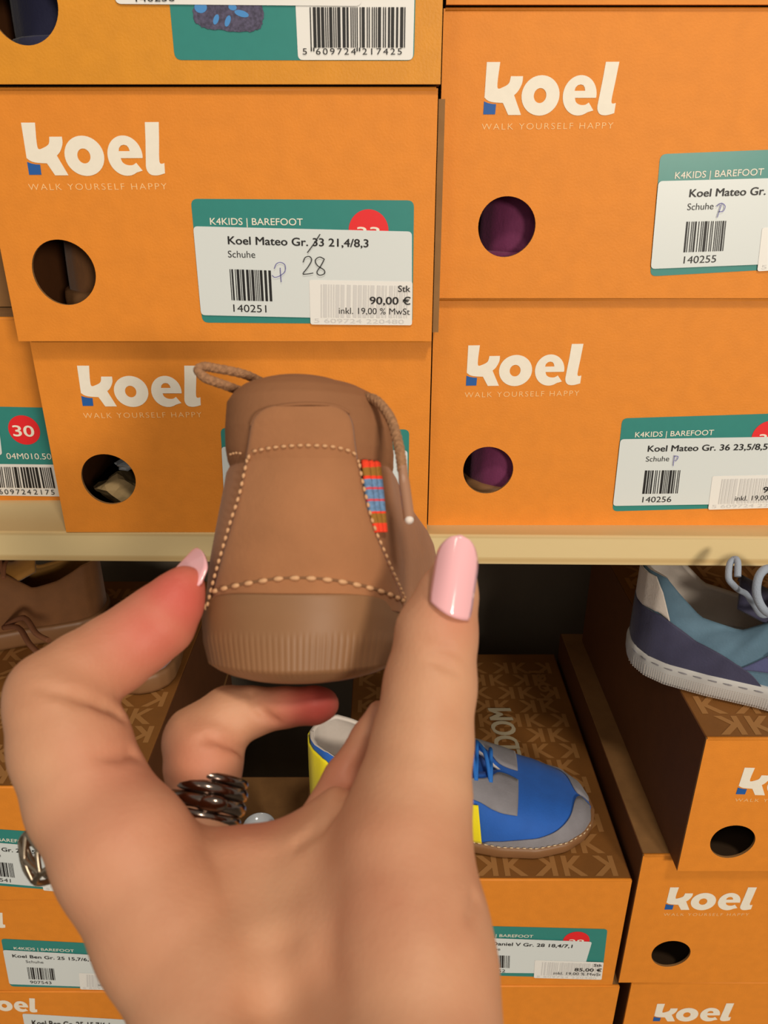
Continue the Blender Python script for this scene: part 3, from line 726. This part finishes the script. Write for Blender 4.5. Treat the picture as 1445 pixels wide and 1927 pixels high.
for h in HS:
    for j in range(NQ):
        q = -1+2*j/NQ; V.append(surf(q if abs(q) > 1e-9 else 1e-9, h))
def ring(fn):
    for j in range(NQ):
        q = -1+2*j/NQ; V.append(fn(q if abs(q) > 1e-9 else 1e-9))
ctr = lambda h: toW(0, .035, h)
nR = len(HS)
for k, dz in ((.93, .0004), (.82, -.001), (.74, -.006), (.72, -.03), (.6, -.045)):
    ring(lambda q, k=k, dz=dz: ctr(T_h[-1])+(surf(q, T_h[-1])-ctr(T_h[-1]))*k+Zl*dz); nR += 1
hc = T_h[T_v.index(866)]
for i in range(nR-1):
    for j in range(NQ):
        Fc.append((i*NQ+j, i*NQ+(j+1) % NQ, (i+1)*NQ+(j+1) % NQ, (i+1)*NQ+j)); mi.append(1 if i >= len(HS)-1 or HS[i] > hc-.0001 else 0)
Fc.append(tuple(range((nR-1)*NQ, nR*NQ))); mi.append(1)
hold(py_obj('upper', V, Fc, [M['nubuck'], M['collar']], idx=mi))
# sole with a raised back rim and fine vertical ribs
NS2 = 1100; V = []; Fc = []; prof = [(-.02, .45, .016), (0, .66, .0075), (.02, .74, .0052), (.06, .82, .0034), (.11, .875, .0020), (.16, .91, .0010)]+[(x, interp(x, [.2, .5, .8, 1], [.935, .985, 1.0, .99]), 0) for x in np.linspace(.2, .985, 34)]+[(1.0, .985, .0000), (1.005, .96, .0010), (1.0, .88, .003)]
_, wS, cS = calib(1190, 191, 564, 0)
for hz, k, ins in prof:
    for j in range(NS2):
        q = -1+2*j/NS2; aq = abs(q); y = L0*(1-math.cos(math.pi*aq))/2; a = .026; af = .036
        bp = math.sqrt(max(0, 1-(1-min(y/a, 1))**2)); fp_ = math.sqrt(max(0, 1-(1-min((L0-y)/af, 1))**2))
        t = min(max((y/L0-.12)/.5, 0), 1); t = t*t*(3-2*t)
        htop = .0178+.0061*math.cos(min(y/.022, 1)*math.pi/2)**1.0
        x = math.copysign(1, q)*wS*bp*fp_*(1+.25*t); kk = k+(1-k)*t*.5
        amp = .00020*max(0, min(1, (hz-.05)/.1))*max(0, min(1, (.62-hz)/.08)) if y < .03 else 0
        rib = amp*(abs(math.sin(math.pi*x/.00155))**.7)
        V.append(toW(cS+x*kk+.007*t, y+ins+(0 if y > .03 else -.0012+ .0)-rib+ (1-kk)*.010, max(hz, -.02)*htop))
nP = len(prof)
for i in range(nP-1):
    for j in range(NS2): Fc.append((i*NS2+j, i*NS2+(j+1) % NS2, (i+1)*NS2+(j+1) % NS2, (i+1)*NS2+j))
Fc.append(tuple(range(NS2))); Fc.append(tuple(range((nP-1)*NS2, nP*NS2)))
hold(py_obj('sole', V, Fc, M['gum']))
# heel counter patch
rows = [(1156, 394, 760), (1140, 399, 756), (1100, 408, 743), (1050, 421, 722), (1000, 436, 702), (950, 450, 686), (900, 460, 676), (860, 467, 668), (830, 472, 664), (800, 477, 660), (783, 487, 652), (773, 502, 638), (768, 520, 620)]
V = []; Fc = []; nc = 36; cur = smooth_path([Vector(r_) for r_ in rows], 5)
for v, l, r_ in cur:
    for j in range(nc+1):
        s = j/nc; q, h = solve(l+(r_-l)*s, v-30*math.sin(math.pi*s)*interp(v, [1000, 1142], [0, 1])); edge = min(j, nc-j)
        V.append(surf(q, h)+nrm(q, h)*(.0003 if edge == 0 else .0010))
for i in range(len(cur)-1):
    for j in range(nc): a = i*(nc+1)+j; Fc.append((a, a+1, a+nc+2, a+nc+1))
pt = hold(py_obj('heel_counter', V, Fc, M['nubuck2'])); sd = pt.modifiers.new('t', 'SOLIDIFY'); sd.thickness = .0010; sd.offset = 0
def spath(pts, off):
    out = []
    for p in smooth_path([Vector((a, b, 0)) for a, b in pts], 16):
        q, h = solve(p.x, p.y); out.append(surf(q, h)+nrm(q, h)*off)
    return out
bm = bmesh.new(); bg = bmesh.new()
dash(bm, spath([(402,1140),(414,1090),(428,1040),(444,985),(460,935),(470,890),(479,852)], .0019), .00048, .0021, .35)
dash(bm, spath([(484,849),(520,842),(570,838),(620,840),(652,848),(665,858)], .0019), .00045, .0021, .35)
dash(bm, spath([(666,862),(672,900),(682,945),(694,990),(712,1035),(733,1085),(752,1130)], .0019), .00045, .0021, .35)
dash(bm, spath([(436,855),(448,852),(462,854)], .0006), .00035, .0018, .35)
sp_ = spath([(410,1113),(440,1104),(480,1095),(530,1087),(580,1086),(630,1091),(680,1102),(720,1116),(750,1131)], .0017)
dash(bm, sp_, .0007, .0041, .38)
dash(bm, spath([(398,1148),(396,1138),(399,1128)], .0014), .0006, .003, .3)
dash(bg, sp_[2:], .0005, .0041, .6)
hold(bm_obj('stitching', bm, M['stitch']))
# recessed darker thread channel below the big seam
bg.free(); bg = bmesh.new(); tube(bg, [p+nrm(0.01, .03)*-.0005 for p in sp_], .0005, 6); hold(bm_obj('seam_groove', bg, M['stitch_gap']))
def cord(pts, r, name, m='cord', extra=None):
    bm = bmesh.new(); sp = smooth_path(pts, 10); tube(bm, sp, r, 12)
    # braided ridges
    for ph in (0, math.pi/2, math.pi, 1.5*math.pi):
        for sg in (1, -1):
            hp = []; 
            for i, p in enumerate(sp):
                t = (sp[min(i+1, len(sp)-1)]-sp[max(i-1, 0)]).normalized(); u_ = t.orthogonal().normalized(); w2 = t.cross(u_)
                a = ph+sg*i*.55; hp.append(p+(u_*math.cos(a)+w2*math.sin(a))*r*.86)
            tube(bm, hp, r*.28, 5)
    return hold(bm_obj(name, bm, M[m]))
for h in (.040, .047, .055, .063):   # lacing over the instep
    cord([surf(-.72, h)+nrm(-.72, h)*.001, surf(-.86, h)+nrm(-.86, h)*.0012, surf(-.95, h)+nrm(-.95, h)*.0012, surf(.95, h)+nrm(.95, h)*.0012, surf(.86, h)+nrm(.86, h)*.0012, surf(.72, h)+nrm(.72, h)*.001], .0013, 'lace_row')
# collar crease line at the back
bm = bmesh.new(); tube(bm, spath([(476,800),(490,778),(530,766),(580,762),(630,766),(655,778)], .0006), .0005, 8); hold(bm_obj('collar_seam', bm, M['collar']))
# woven tag
bands = [(868,'red'),(881,'gold'),(896,'red'),(902,'tagblue'),(918,'red2'),(922,'tagblue'),(939,'red2'),(943,'tagblue'),(961,'red'),(966,'gold'),(983,'red'),(1001,None)]
M['gold'] = mat('gold brown thread', srgb(150, 104, 30), 0.8, bump=.8, bscale=1500); M['tagblue'] = mat('grey blue thread', srgb(108, 146, 190), 0.8, noise=.3, nscale=1200, bump=.8, bscale=1500); M['red2'] = mat('pink red thread', srgb(206, 66, 76), 0.8); M['red1'] = mat('red thread', srgb(238, 62, 28), 0.8, bump=.8, bscale=1500)
mm = {'red': 0, 'gold': 1, 'tagblue': 2, 'red2': 3}
V = []; Fc = []; mi = []; vv = list(range(868, 1002, 2)); nc = 18
for v in vv:
    l = interp(v, [868, 900, 950, 1001], [678, 681, 688, 700]); r_ = interp(v, [868, 900, 940, 1001], [707, 711, 715, 720])
    for j in range(nc+1):
        s = j/nc; q, h = solve(l+(r_-l)*s, v+2); bulge = abs(math.sin(math.pi*s*3))**.6
        V.append(surf(q, h)+nrm(q, h)*(.0006+.0008*bulge))
for i in range(len(vv)-1):
    b = [m for a, m in bands if a <= vv[i]][-1]
    for j in range(nc): a = i*(nc+1)+j; Fc.append((a, a+1, a+nc+2, a+nc+1)); mi.append(mm[b])
tg = hold(py_obj('woven_tag', V, Fc, [M['red1'], M['gold'], M['tagblue'], M['red2']], idx=mi, fix=False)); sd = tg.modifiers.new('t', 'SOLIDIFY'); sd.thickness = .0006; sd.offset = -1; tg['label'] = 'woven tag in red, gold and blue bands'
# laces
cord([P(520,735,.226), P(486,716,.226), P(455,703,.222), P(410,694,.218), P(384,690,.216), P(373,697,.2145), P(386,711,.214), P(415,722,.216), P(450,735,.222)], .00125, 'lace_loop')
cord([P(672,752,.214), P(700,750,.207), P(722,768,.203), P(738,795,.2), P(748,830,.197), P(754,860,.195), P(757,885,.1945)], .00125, 'lace_end')
bm = bmesh.new(); tube(bm, smooth_path([P(757,876,.1945), P(760,905,.194), P(765,940,.1935), P(770,978,.193)], 5), [.00125]*5+[.0014]*11, 14)
M['aglet'] = mat('aglet', srgb(160, 118, 92), 0.25, coat=.4); hold(bm_obj('aglet', bm, M['aglet']))
bm = bmesh.new(); bmesh.ops.create_icosphere(bm, subdivisions=2, radius=.0012, matrix=Matrix.Translation(P(770,978,.1925))); hold(bm_obj('aglet_tip', bm, M['offwhite'], None, True))

# ------------------------------------------------------------ the hand
def seg_d(Pt, a, b, ra, rb):
    a = np.array(a); b = np.array(b); ab = b-a
    t = np.clip(((Pt-a)@ab)/(ab@ab), 0, 1)
    return np.linalg.norm(Pt-a-t[..., None]*ab, axis=-1)-(ra+(rb-ra)*t)
def tri_d(Pt, a, b, c, ra, rb, rc):
    a, b, c = map(np.array, (a, b, c)); v0 = b-a; v1 = c-a; n = np.cross(v0, v1); n /= np.linalg.norm(n)
    w_ = Pt-a; dn = w_@n; d00, d01, d11 = v0@v0, v0@v1, v1@v1; d20 = w_@v0; d21 = w_@v1; den = d00*d11-d01*d01
    v = (d11*d20-d01*d21)/den; u = (d00*d21-d01*d20)/den; ins = (v >= 0) & (u >= 0) & (u+v <= 1)
    r_ = ra+(rb-ra)*v+(rc-ra)*u; d = np.abs(dn)-r_
    e = np.minimum(np.minimum(seg_d(Pt, a, b, ra, rb), seg_d(Pt, b, c, rb, rc)), seg_d(Pt, c, a, rc, ra))
    return np.where(ins, d, e)
def smin(a, b, k):
    h = np.clip(.5+.5*(b-a)/k, 0, 1); return b*(1-h)+a*h-k*h*(1-h)
def smax(a, b, k): return -smin(-a, -b, k)
def J(u, v, d, r): return (P(u, v, d), r*d/F)
def chain(Pt, js, k=.003):
    acc = None
    for (a, ra), (b, rb) in zip(js, js[1:]):
        d = seg_d(Pt, a, b, ra, rb); acc = d if acc is None else smin(acc, d, k)
    return acc
thumb = [J(853,1084,.186,44), J(842,1122,.1855,57), J(822,1190,.184,76), J(809,1290,.181,86), J(794,1400,.176,95), J(778,1500,.170,104), J(758,1610,.163,122)]
thenar = [J(758,1610,.163,122), J(768,1740,.155,148), J(778,1830,.149,155), J(782,1927,.143,154), J(790,2150,.128,160)]
index_m = [J(240,1610,.168,122), J(318,1745,.162,134), J(405,1880,.154,144), J(500,2150,.135,160)]
indexf = [J(232,1600,.170,118), J(168,1500,.176,112), J(132,1400,.180,108), J(112,1345,.181,96)]
index2 = [J(98,1308,.1835,86), J(160,1266,.1885,79), J(215,1231,.193,75), J(262,1198,.196,71), J(300,1168,.197,69), J(330,1130,.198,55), J(347,1102,.1985,38)]
middle = [J(330,1700,.182,74), J(372,1590,.196,66), J(386,1500,.203,62), J(383,1442,.206,72), J(388,1412,.207,72)]
middle2 = [J(382,1396,.210,76), J(432,1350,.212,58), J(470,1340,.212,47), J(535,1331,.210,37), J(595,1327,.209,35), J(610,1325,.209,28)]
ringf = [J(250,1700,.186,66), J(168,1610,.205,56), J(150,1585,.212,54), J(215,1600,.228,48), J(275,1640,.228,44)]
pinky = [J(330,1790,.180,60), J(250,1720,.200,52), J(250,1690,.214,48), J(320,1700,.222,42), J(360,1730,.220,38)]
arm = [J(790,2150,.128,140), J(700,2500,.118,140)]; arm2 = [J(540,2150,.132,140), J(560,2500,.12,140)]
H_ = 0.00105
lo = np.array([-.106, .02, -.30]); hi = np.array([.046, .243, -.03])
ax = [np.arange(lo[i], hi[i], H_) for i in range(3)]
CUTS = []
def hand_field(Pt):
    f = chain(Pt, thenar, .003); f = smin(f, chain(Pt, index_m, .003), .008)
    A = P(250,1660,.170); B = P(450,1650,.172); C_ = P(610,1625,.172); D = P(740,1670,.165); E = P(545,1900,.153); E2 = P(640,2300,.135); G2 = P(400,1870,.158)
    for tr in ((A, B, G2, .009, .0085, .013), (B, G2, E, .0085, .013, .0135), (B, C_, E, .0085, .009, .0135), (C_, D, E, .009, .013, .0135), (D, E, P(785,1950,.146), .013, .0135, .014), (G2, E, P(500,2200,.137), .013, .0135, .013), (E, E2, P(500,2200,.137), .0135, .014, .013), (E, E2, P(785,1950,.146), .0135, .014, .014)):
        f = smin(f, tri_d(Pt, *tr), .004)
    f = smin(f, chain(Pt, [J(250,1650,.172,58), J(370,1622,.178,56), J(470,1620,.180,54), J(570,1592,.180,56), J(640,1530,.179,50)], .002), .006)
    f = smin(f, chain(Pt, [J(590,1548,.191,34), J(648,1465,.194,38), J(694,1388,.196,32), J(712,1340,.196,22)], .002), .0020)
    th = chain(Pt, thumb, .002); f = smin(f, th, .004)
    f = smin(f, tri_d(Pt, P(770,1520,.172), P(660,1660,.170), P(740,1740,.162), .010, .009, .013), .008)
    g1 = chain(Pt, indexf, .002); f = smin(f, g1, .006)
    g2 = chain(Pt, index2, .0015); f = smin(f, g2, .0022)
    m1 = chain(Pt, middle, .0015); m2 = chain(Pt, middle2, .0015); f = smin(f, smin(m1, m2, .0010), .002)
    f = smin(f, chain(Pt, ringf, .003), .003); f = smin(f, chain(Pt, pinky, .003), .003)
    f = smin(f, chain(Pt, arm, .01), .010); f = smin(f, chain(Pt, arm2, .01), .010)
    f = smin(f, tri_d(Pt, P(790,2150,.132), P(540,2150,.134), P(640,2500,.12), .014, .014, .014), .010)
    for pts, k in CUTS: f = smax(f, -chain(Pt, pts, .001), k)
    return f
def skin_depth(u, v, lo_=.12, hi_=.24):
    ds = np.arange(lo_, hi_, .0003); r_ = np.array(ray(u, v)); fv = hand_field(ds[:, None]*r_[None, :])
    w_ = np.where(fv < 0)[0]; return ds[w_[0]] if len(w_) else None
def cut(pts, r_, sink=0.0, k=.0022):
    """crease along pixels, centred `sink` above the skin"""
    out = []; rs = r_ if isinstance(r_, (list, tuple)) else [r_]*len(pts)
    for (u, v), rr in zip(pts, rs):
        d = skin_depth(u, v)
        if d is not None: out.append((P(u, v, d-sink), rr))
    new.append((out, k))
new = []
cut([(62,1294),(100,1300),(150,1310),(195,1324),(228,1342)], [.0002,.0009,.0014,.0017,.0018], .0003, .0016)
cut([(252,1416),(225,1420),(190,1426)], [.0015,.0012,.0005], .0002, .0018)
cut([(470,1300),(478,1322),(498,1346),(520,1358)], [.0008,.0011,.0012,.0010], .0002, .0012)
cut([(370,1396),(395,1388),(430,1398),(460,1416)], [.0004,.0012,.0014,.0012], .0002, .0014)
cut([(514,1790),(522,1880),(528,1990),(532,2100)], [.0025,.0050,.0055,.0055], .001, .007)
cut([(800,1238),(835,1250),(866,1268)], [.0003,.0008,.0003], .0002, .0012)
cut([(795,1212),(840,1222),(874,1232)], [.0002,.0006,.0002], .0002, .0012)
cut([(910,1650),(895,1690),(884,1726)], [.0006,.0006,.0001], 0, .0025)
cut([(560,1590),(600,1560),(640,1510),(672,1450),(690,1400)], [.0001,.0006,.0008,.0008,.0004], 0, .0030)
CUTS = new
shp = tuple(len(a) for a in ax); fld = np.empty(shp, dtype=np.float32)
yy, zz = np.meshgrid(ax[1], ax[2], indexing='ij')
for i0 in range(0, shp[0], 12):
    xs = ax[0][i0:i0+12]
    Pt = np.stack([np.broadcast_to(xs[:, None, None], (len(xs),)+yy.shape), np.broadcast_to(yy, (len(xs),)+yy.shape), np.broadcast_to(zz, (len(xs),)+yy.shape)], -1)
    # coarse skip: evaluate fully only where a rough bound says the hand may be
    fld[i0:i0+12] = hand_field(Pt)
fld[0], fld[-1] = 1, 1; fld[:, 0], fld[:, -1] = 1, 1; fld[:, :, 0], fld[:, :, -1] = 1, 1
def surface_nets(Fv, org, h):
    ins = Fv < 0; nx, ny, nz = Fv.shape
    c = [(i, j, k) for i in (0, 1) for j in (0, 1) for k in (0, 1)]
    sl = lambda A, o: A[o[0]:nx-1+o[0], o[1]:ny-1+o[1], o[2]:nz-1+o[2]]
    cnt = sum(sl(ins, o).astype(np.int8) for o in c); cell = (cnt > 0) & (cnt < 8)
    idx = np.argwhere(cell); vid = -np.ones(cell.shape, np.int64); vid[cell] = np.arange(len(idx))
    acc = np.zeros((len(idx), 3)); n = np.zeros(len(idx))
    for a in c:
        for axis in range(3):
            if a[axis] == 1: continue
            b = list(a); b[axis] = 1
            fa = Fv[idx[:, 0]+a[0], idx[:, 1]+a[1], idx[:, 2]+a[2]].astype(float); fb = Fv[idx[:, 0]+b[0], idx[:, 1]+b[1], idx[:, 2]+b[2]].astype(float)
            m_ = (fa < 0) != (fb < 0); t = np.where(m_, fa/np.where(m_, fa-fb, 1), 0)
            p = np.array(a, float)[None, :].repeat(len(idx), 0); p[:, axis] += t
            acc[m_] += p[m_]; n[m_] += 1
    vs_ = (idx+acc/n[:, None])*h+org; faces = []
    for axis in range(3):
        o1, o2 = [(1, 2), (2, 0), (0, 1)][axis]
        s0 = [slice(1, -1)]*3; s0[axis] = slice(0, -1); s1 = list(s0); s1[axis] = slice(1, None)
        A = ins[tuple(s0)]; B = ins[tuple(s1)]; e = np.argwhere(A != B)
        fl_ = A[e[:, 0], e[:, 1], e[:, 2]]; base = e.copy(); 
        for k in range(3):
            if k != axis: base[:, k] += 1
        d1 = np.zeros(3, int); d1[o1] = 1; d2 = np.zeros(3, int); d2[o2] = 1
        q = [base-d1-d2, base-d2, base, base-d1]; q = np.stack([vid[x[:, 0], x[:, 1], x[:, 2]] for x in q], 1)
        q[~fl_] = q[~fl_][:, ::-1]; faces.append(q)
    return vs_, np.concatenate(faces)
hv, hf = surface_nets(fld, lo, H_); del fld
me = bpy.data.meshes.new('person'); me.from_pydata(hv.tolist(), [], hf.tolist()); me.update()
hand = link('person', me, None, None, True)
# skin pigment: flushed fingertips and joints
red = np.zeros(len(hv)); pale = np.zeros(len(hv))
for u, v, d, rr, a in ((335,1125,.195,.013,1.0), (290,1180,.190,.014,.75), (250,1260,.19,.009,.35), (600,1325,.206,.012,1.0), (385,1430,.20,.010,.35), (240,1450,.17,.014,.30), (250,1550,.165,.016,.25), (845,1170,.178,.007,.25), (640,1460,.19,.010,.3), (480,1550,.178,.010,.35), (720,1690,.150,.016,.14)):
    c = np.array(P(u, v, d)); dd = np.linalg.norm(hv-c, axis=1); red = np.maximum(red, a*np.exp(-(dd/rr)**2))
for u, v, d, rr, a in ((450,1325,.20,.006,.6), (800,1060,.185,.008,.2)):
    c = np.array(P(u, v, d)); dd = np.linalg.norm(hv-c, axis=1); pale = np.maximum(pale, a*np.exp(-(dd/rr)**2))
at = me.color_attributes.new('pigment', 'FLOAT_COLOR', 'POINT'); cols = np.zeros((len(hv), 4)); cols[:, 0] = red; cols[:, 1] = pale; cols[:, 3] = 1
at.data.foreach_set('color', cols.ravel())
sk = bpy.data.materials.new('skin'); sk.use_nodes = True; nt = sk.node_tree; b = nt.nodes['Principled BSDF']
va = nt.nodes.new('ShaderNodeVertexColor'); va.layer_name = 'pigment'; sep = nt.nodes.new('ShaderNodeSeparateColor'); nt.links.new(va.outputs['Color'], sep.inputs[0])
tc = nt.nodes.new('ShaderNodeTexCoord'); n1 = nt.nodes.new('ShaderNodeTexNoise'); n1.inputs['Scale'].default_value = 38; n1.inputs['Detail'].default_value = 4; nt.links.new(tc.outputs['Object'], n1.inputs['Vector'])
rp = nt.nodes.new('ShaderNodeValToRGB'); rp.color_ramp.elements[0].color = srgb(192, 138, 106); rp.color_ramp.elements[1].color = srgb(202, 153, 120); rp.color_ramp.elements[0].position = .35; rp.color_ramp.elements[1].position = .65
nt.links.new(n1.outputs['Fac'], rp.inputs['Fac'])
mx = nt.nodes.new('ShaderNodeMix'); mx.data_type = 'RGBA'; nt.links.new(sep.outputs[0], mx.inputs['Factor']); nt.links.new(rp.outputs['Color'], mx.inputs['A']); mx.inputs['B'].default_value = srgb(196, 84, 76)
mx2 = nt.nodes.new('ShaderNodeMix'); mx2.data_type = 'RGBA'; nt.links.new(sep.outputs[1], mx2.inputs['Factor']); nt.links.new(mx.outputs['Result'], mx2.inputs['A']); mx2.inputs['B'].default_value = srgb(230, 180, 150)
nt.links.new(mx2.outputs['Result'], b.inputs['Base Color'])
b.inputs['Roughness'].default_value = .55; b.inputs['Specular IOR Level'].default_value = .35
b.inputs['Subsurface Weight'].default_value = .12; b.inputs['Subsurface Radius'].default_value = (1, .35, .2); b.inputs['Subsurface Scale'].default_value = .003
n2 = nt.nodes.new('ShaderNodeTexVoronoi'); n2.inputs['Scale'].default_value = 900; nt.links.new(tc.outputs['Object'], n2.inputs['Vector'])
bp = nt.nodes.new('ShaderNodeBump'); bp.inputs['Strength'].default_value = .12; bp.inputs['Distance'].default_value = .0003; nt.links.new(n2.outputs['Distance'], bp.inputs['Height']); nt.links.new(bp.outputs['Normal'], b.inputs['Normal'])
me.materials.append(sk)
tag(hand, 'left hand with long pink nails pinching the tan shoe', 'person')
smd = hand.modifiers.new('s', 'SMOOTH'); smd.factor = .5; smd.iterations = 2

M['nail'] = mat('glossy pale pink nail varnish', srgb(244, 184, 192), 0.12, coat=1, spec=.6)
def nail(B, T, lat0, lat1, bulge, hw, name='fingernail', n=24, m=14, tipk=.62):
    """plate from base B to tip T; lat0/lat1 half-width vectors at base/tip; bulge = vector the middle of the plate rises by"""
    V = []; Fc = []
    for i in range(n+1):
        s = i/n; c = B.lerp(T, s); lat = lat0.lerp(lat1, s); k = interp(s, [0, .12, .5], [.92, .98, 1.0])
        if s > tipk: k = math.sqrt(max(1e-4, 1-((s-tipk)/(1-tipk))**2))
        sh = 0
        for j in range(m+1):
            t = -1+2*j/m; basecurve = (T-B)*(-.05*(1-t*t) if s < .2 else 0)*(1-s/.2 if s < .2 else 0)
            V.append(c+lat*t*k+bulge*(1-(t*k)**2)*(.9+.1*math.sin(math.pi*s))+basecurve)
    for i in range(n):
        for j in range(m): a = i*(m+1)+j; Fc.append((a, a+1, a+m+2, a+m+1))
    o = py_obj(name, V, Fc, M['nail']); o.parent = hand; sd = o.modifiers.new('t', 'SOLIDIFY'); sd.thickness = .0006; sd.offset = 0
    return o
Bn = P(846,1150,.1772); Tn = P(867,1009,.1788); tow = -ray(855,1080).normalized()
nail(Bn, Tn, (P(884,1169,.1800)-P(808,1131,.1795))/2, (P(903,1050,.181)-P(828,1036,.181))/2, tow*.0036, .005)
Bi = P(343,1098,.1990); Ti = P(381,1041,.2025)
nail(Bi, Ti, (P(372,1112,.190)-P(304,1098,.199))/2*1.0, (P(388,1060,.198)-P(352,1056,.206))/2, (P(325,1068,.206)-P(345,1092,.200))*.45, .005, tipk=.5)
# rings
M['silver'] = mat('dark polished silver', srgb(126, 112, 104), 0.16, metal=1); M['oldsilver'] = mat('worn silver', srgb(160, 146, 128), 0.32, metal=1)
def torus(bm, c, nrm_, R, r, n=48, m=12, sx=1.0, flat=1.0):
    nrm_ = nrm_.normalized(); u = nrm_.orthogonal().normalized(); w2 = nrm_.cross(u); rings = []
    for i in range(n):
        a = 2*math.pi*i/n; d = u*math.cos(a)+w2*math.sin(a)
        rings.append([bm.verts.new(c+d*(R+r*math.cos(b_))+nrm_*r*flat*math.sin(b_)) for b_ in [2*math.pi*k/m for k in range(m)]])
    for i in range(n):
        for k in range(m): f_ = bm.faces.new((rings[i][k], rings[i][(k+1) % m], rings[(i+1) % n][(k+1) % m], rings[(i+1) % n][k])); f_.smooth = True
axis = (P(390,1470,.204)-P(372,1540,.200)).normalized(); cR = P(388,1503,.2030)
bm = bmesh.new()
for k, (dz, rr, RR) in enumerate(((.0050, .0010, .0096), (.0022, .0015, .0097), (-.0012, .0016, .0099), (-.0046, .0012, .0098))): torus(bm, cR+axis*dz, axis, RR-.0005, rr, flat=1.2)
rg = bm_obj('finger_ring', bm, M['silver'], None, True); tag(rg, 'dark polished banded silver ring on the middle finger', 'ring')
bm = bmesh.new(); bmesh.ops.create_icosphere(bm, subdivisions=3, radius=1); T_ = -ray(385,1508).normalized()
for v in bm.verts: v.co = Vector((v.co.x*.0045, v.co.y*.002, v.co.z*.0026))+P(396,1513,.2030)+T_*.0098
dm = bm_obj('ring_dome', bm, M['silver'], rg, True)
# open lattice ring at the left edge of the hand
axis2 = (P(168,1610,.205)-P(150,1560,.208)).normalized(); c2 = P(128,1586,.2045)
bm = bmesh.new()
for dz in (.0055, -.0055): torus(bm, c2+axis2*dz, axis2, .0100, .0008)
u2 = axis2.orthogonal().normalized(); w3 = axis2.cross(u2); nL = 12
for i in range(nL):
    a0 = 2*math.pi*i/nL; a1 = 2*math.pi*(i+1)/nL; q0 = lambda a, dz, R=.0104: c2+(u2*math.cos(a)+w3*math.sin(a))*R+axis2*dz
    tube(bm, smooth_path([q0(a0, -.0055), q0((a0+a1)/2, 0, .0114), q0(a1, .0055)], 5), .0007, 7)
    tube(bm, smooth_path([q0(a1, -.0055), q0((a0+a1)/2, 0, .0114), q0(a0, .0055)], 5), .0007, 7)
rg2 = bm_obj('finger_ring', bm, M['oldsilver'], None, True); tag(rg2, 'openwork silver ring at the left edge of the hand', 'ring')
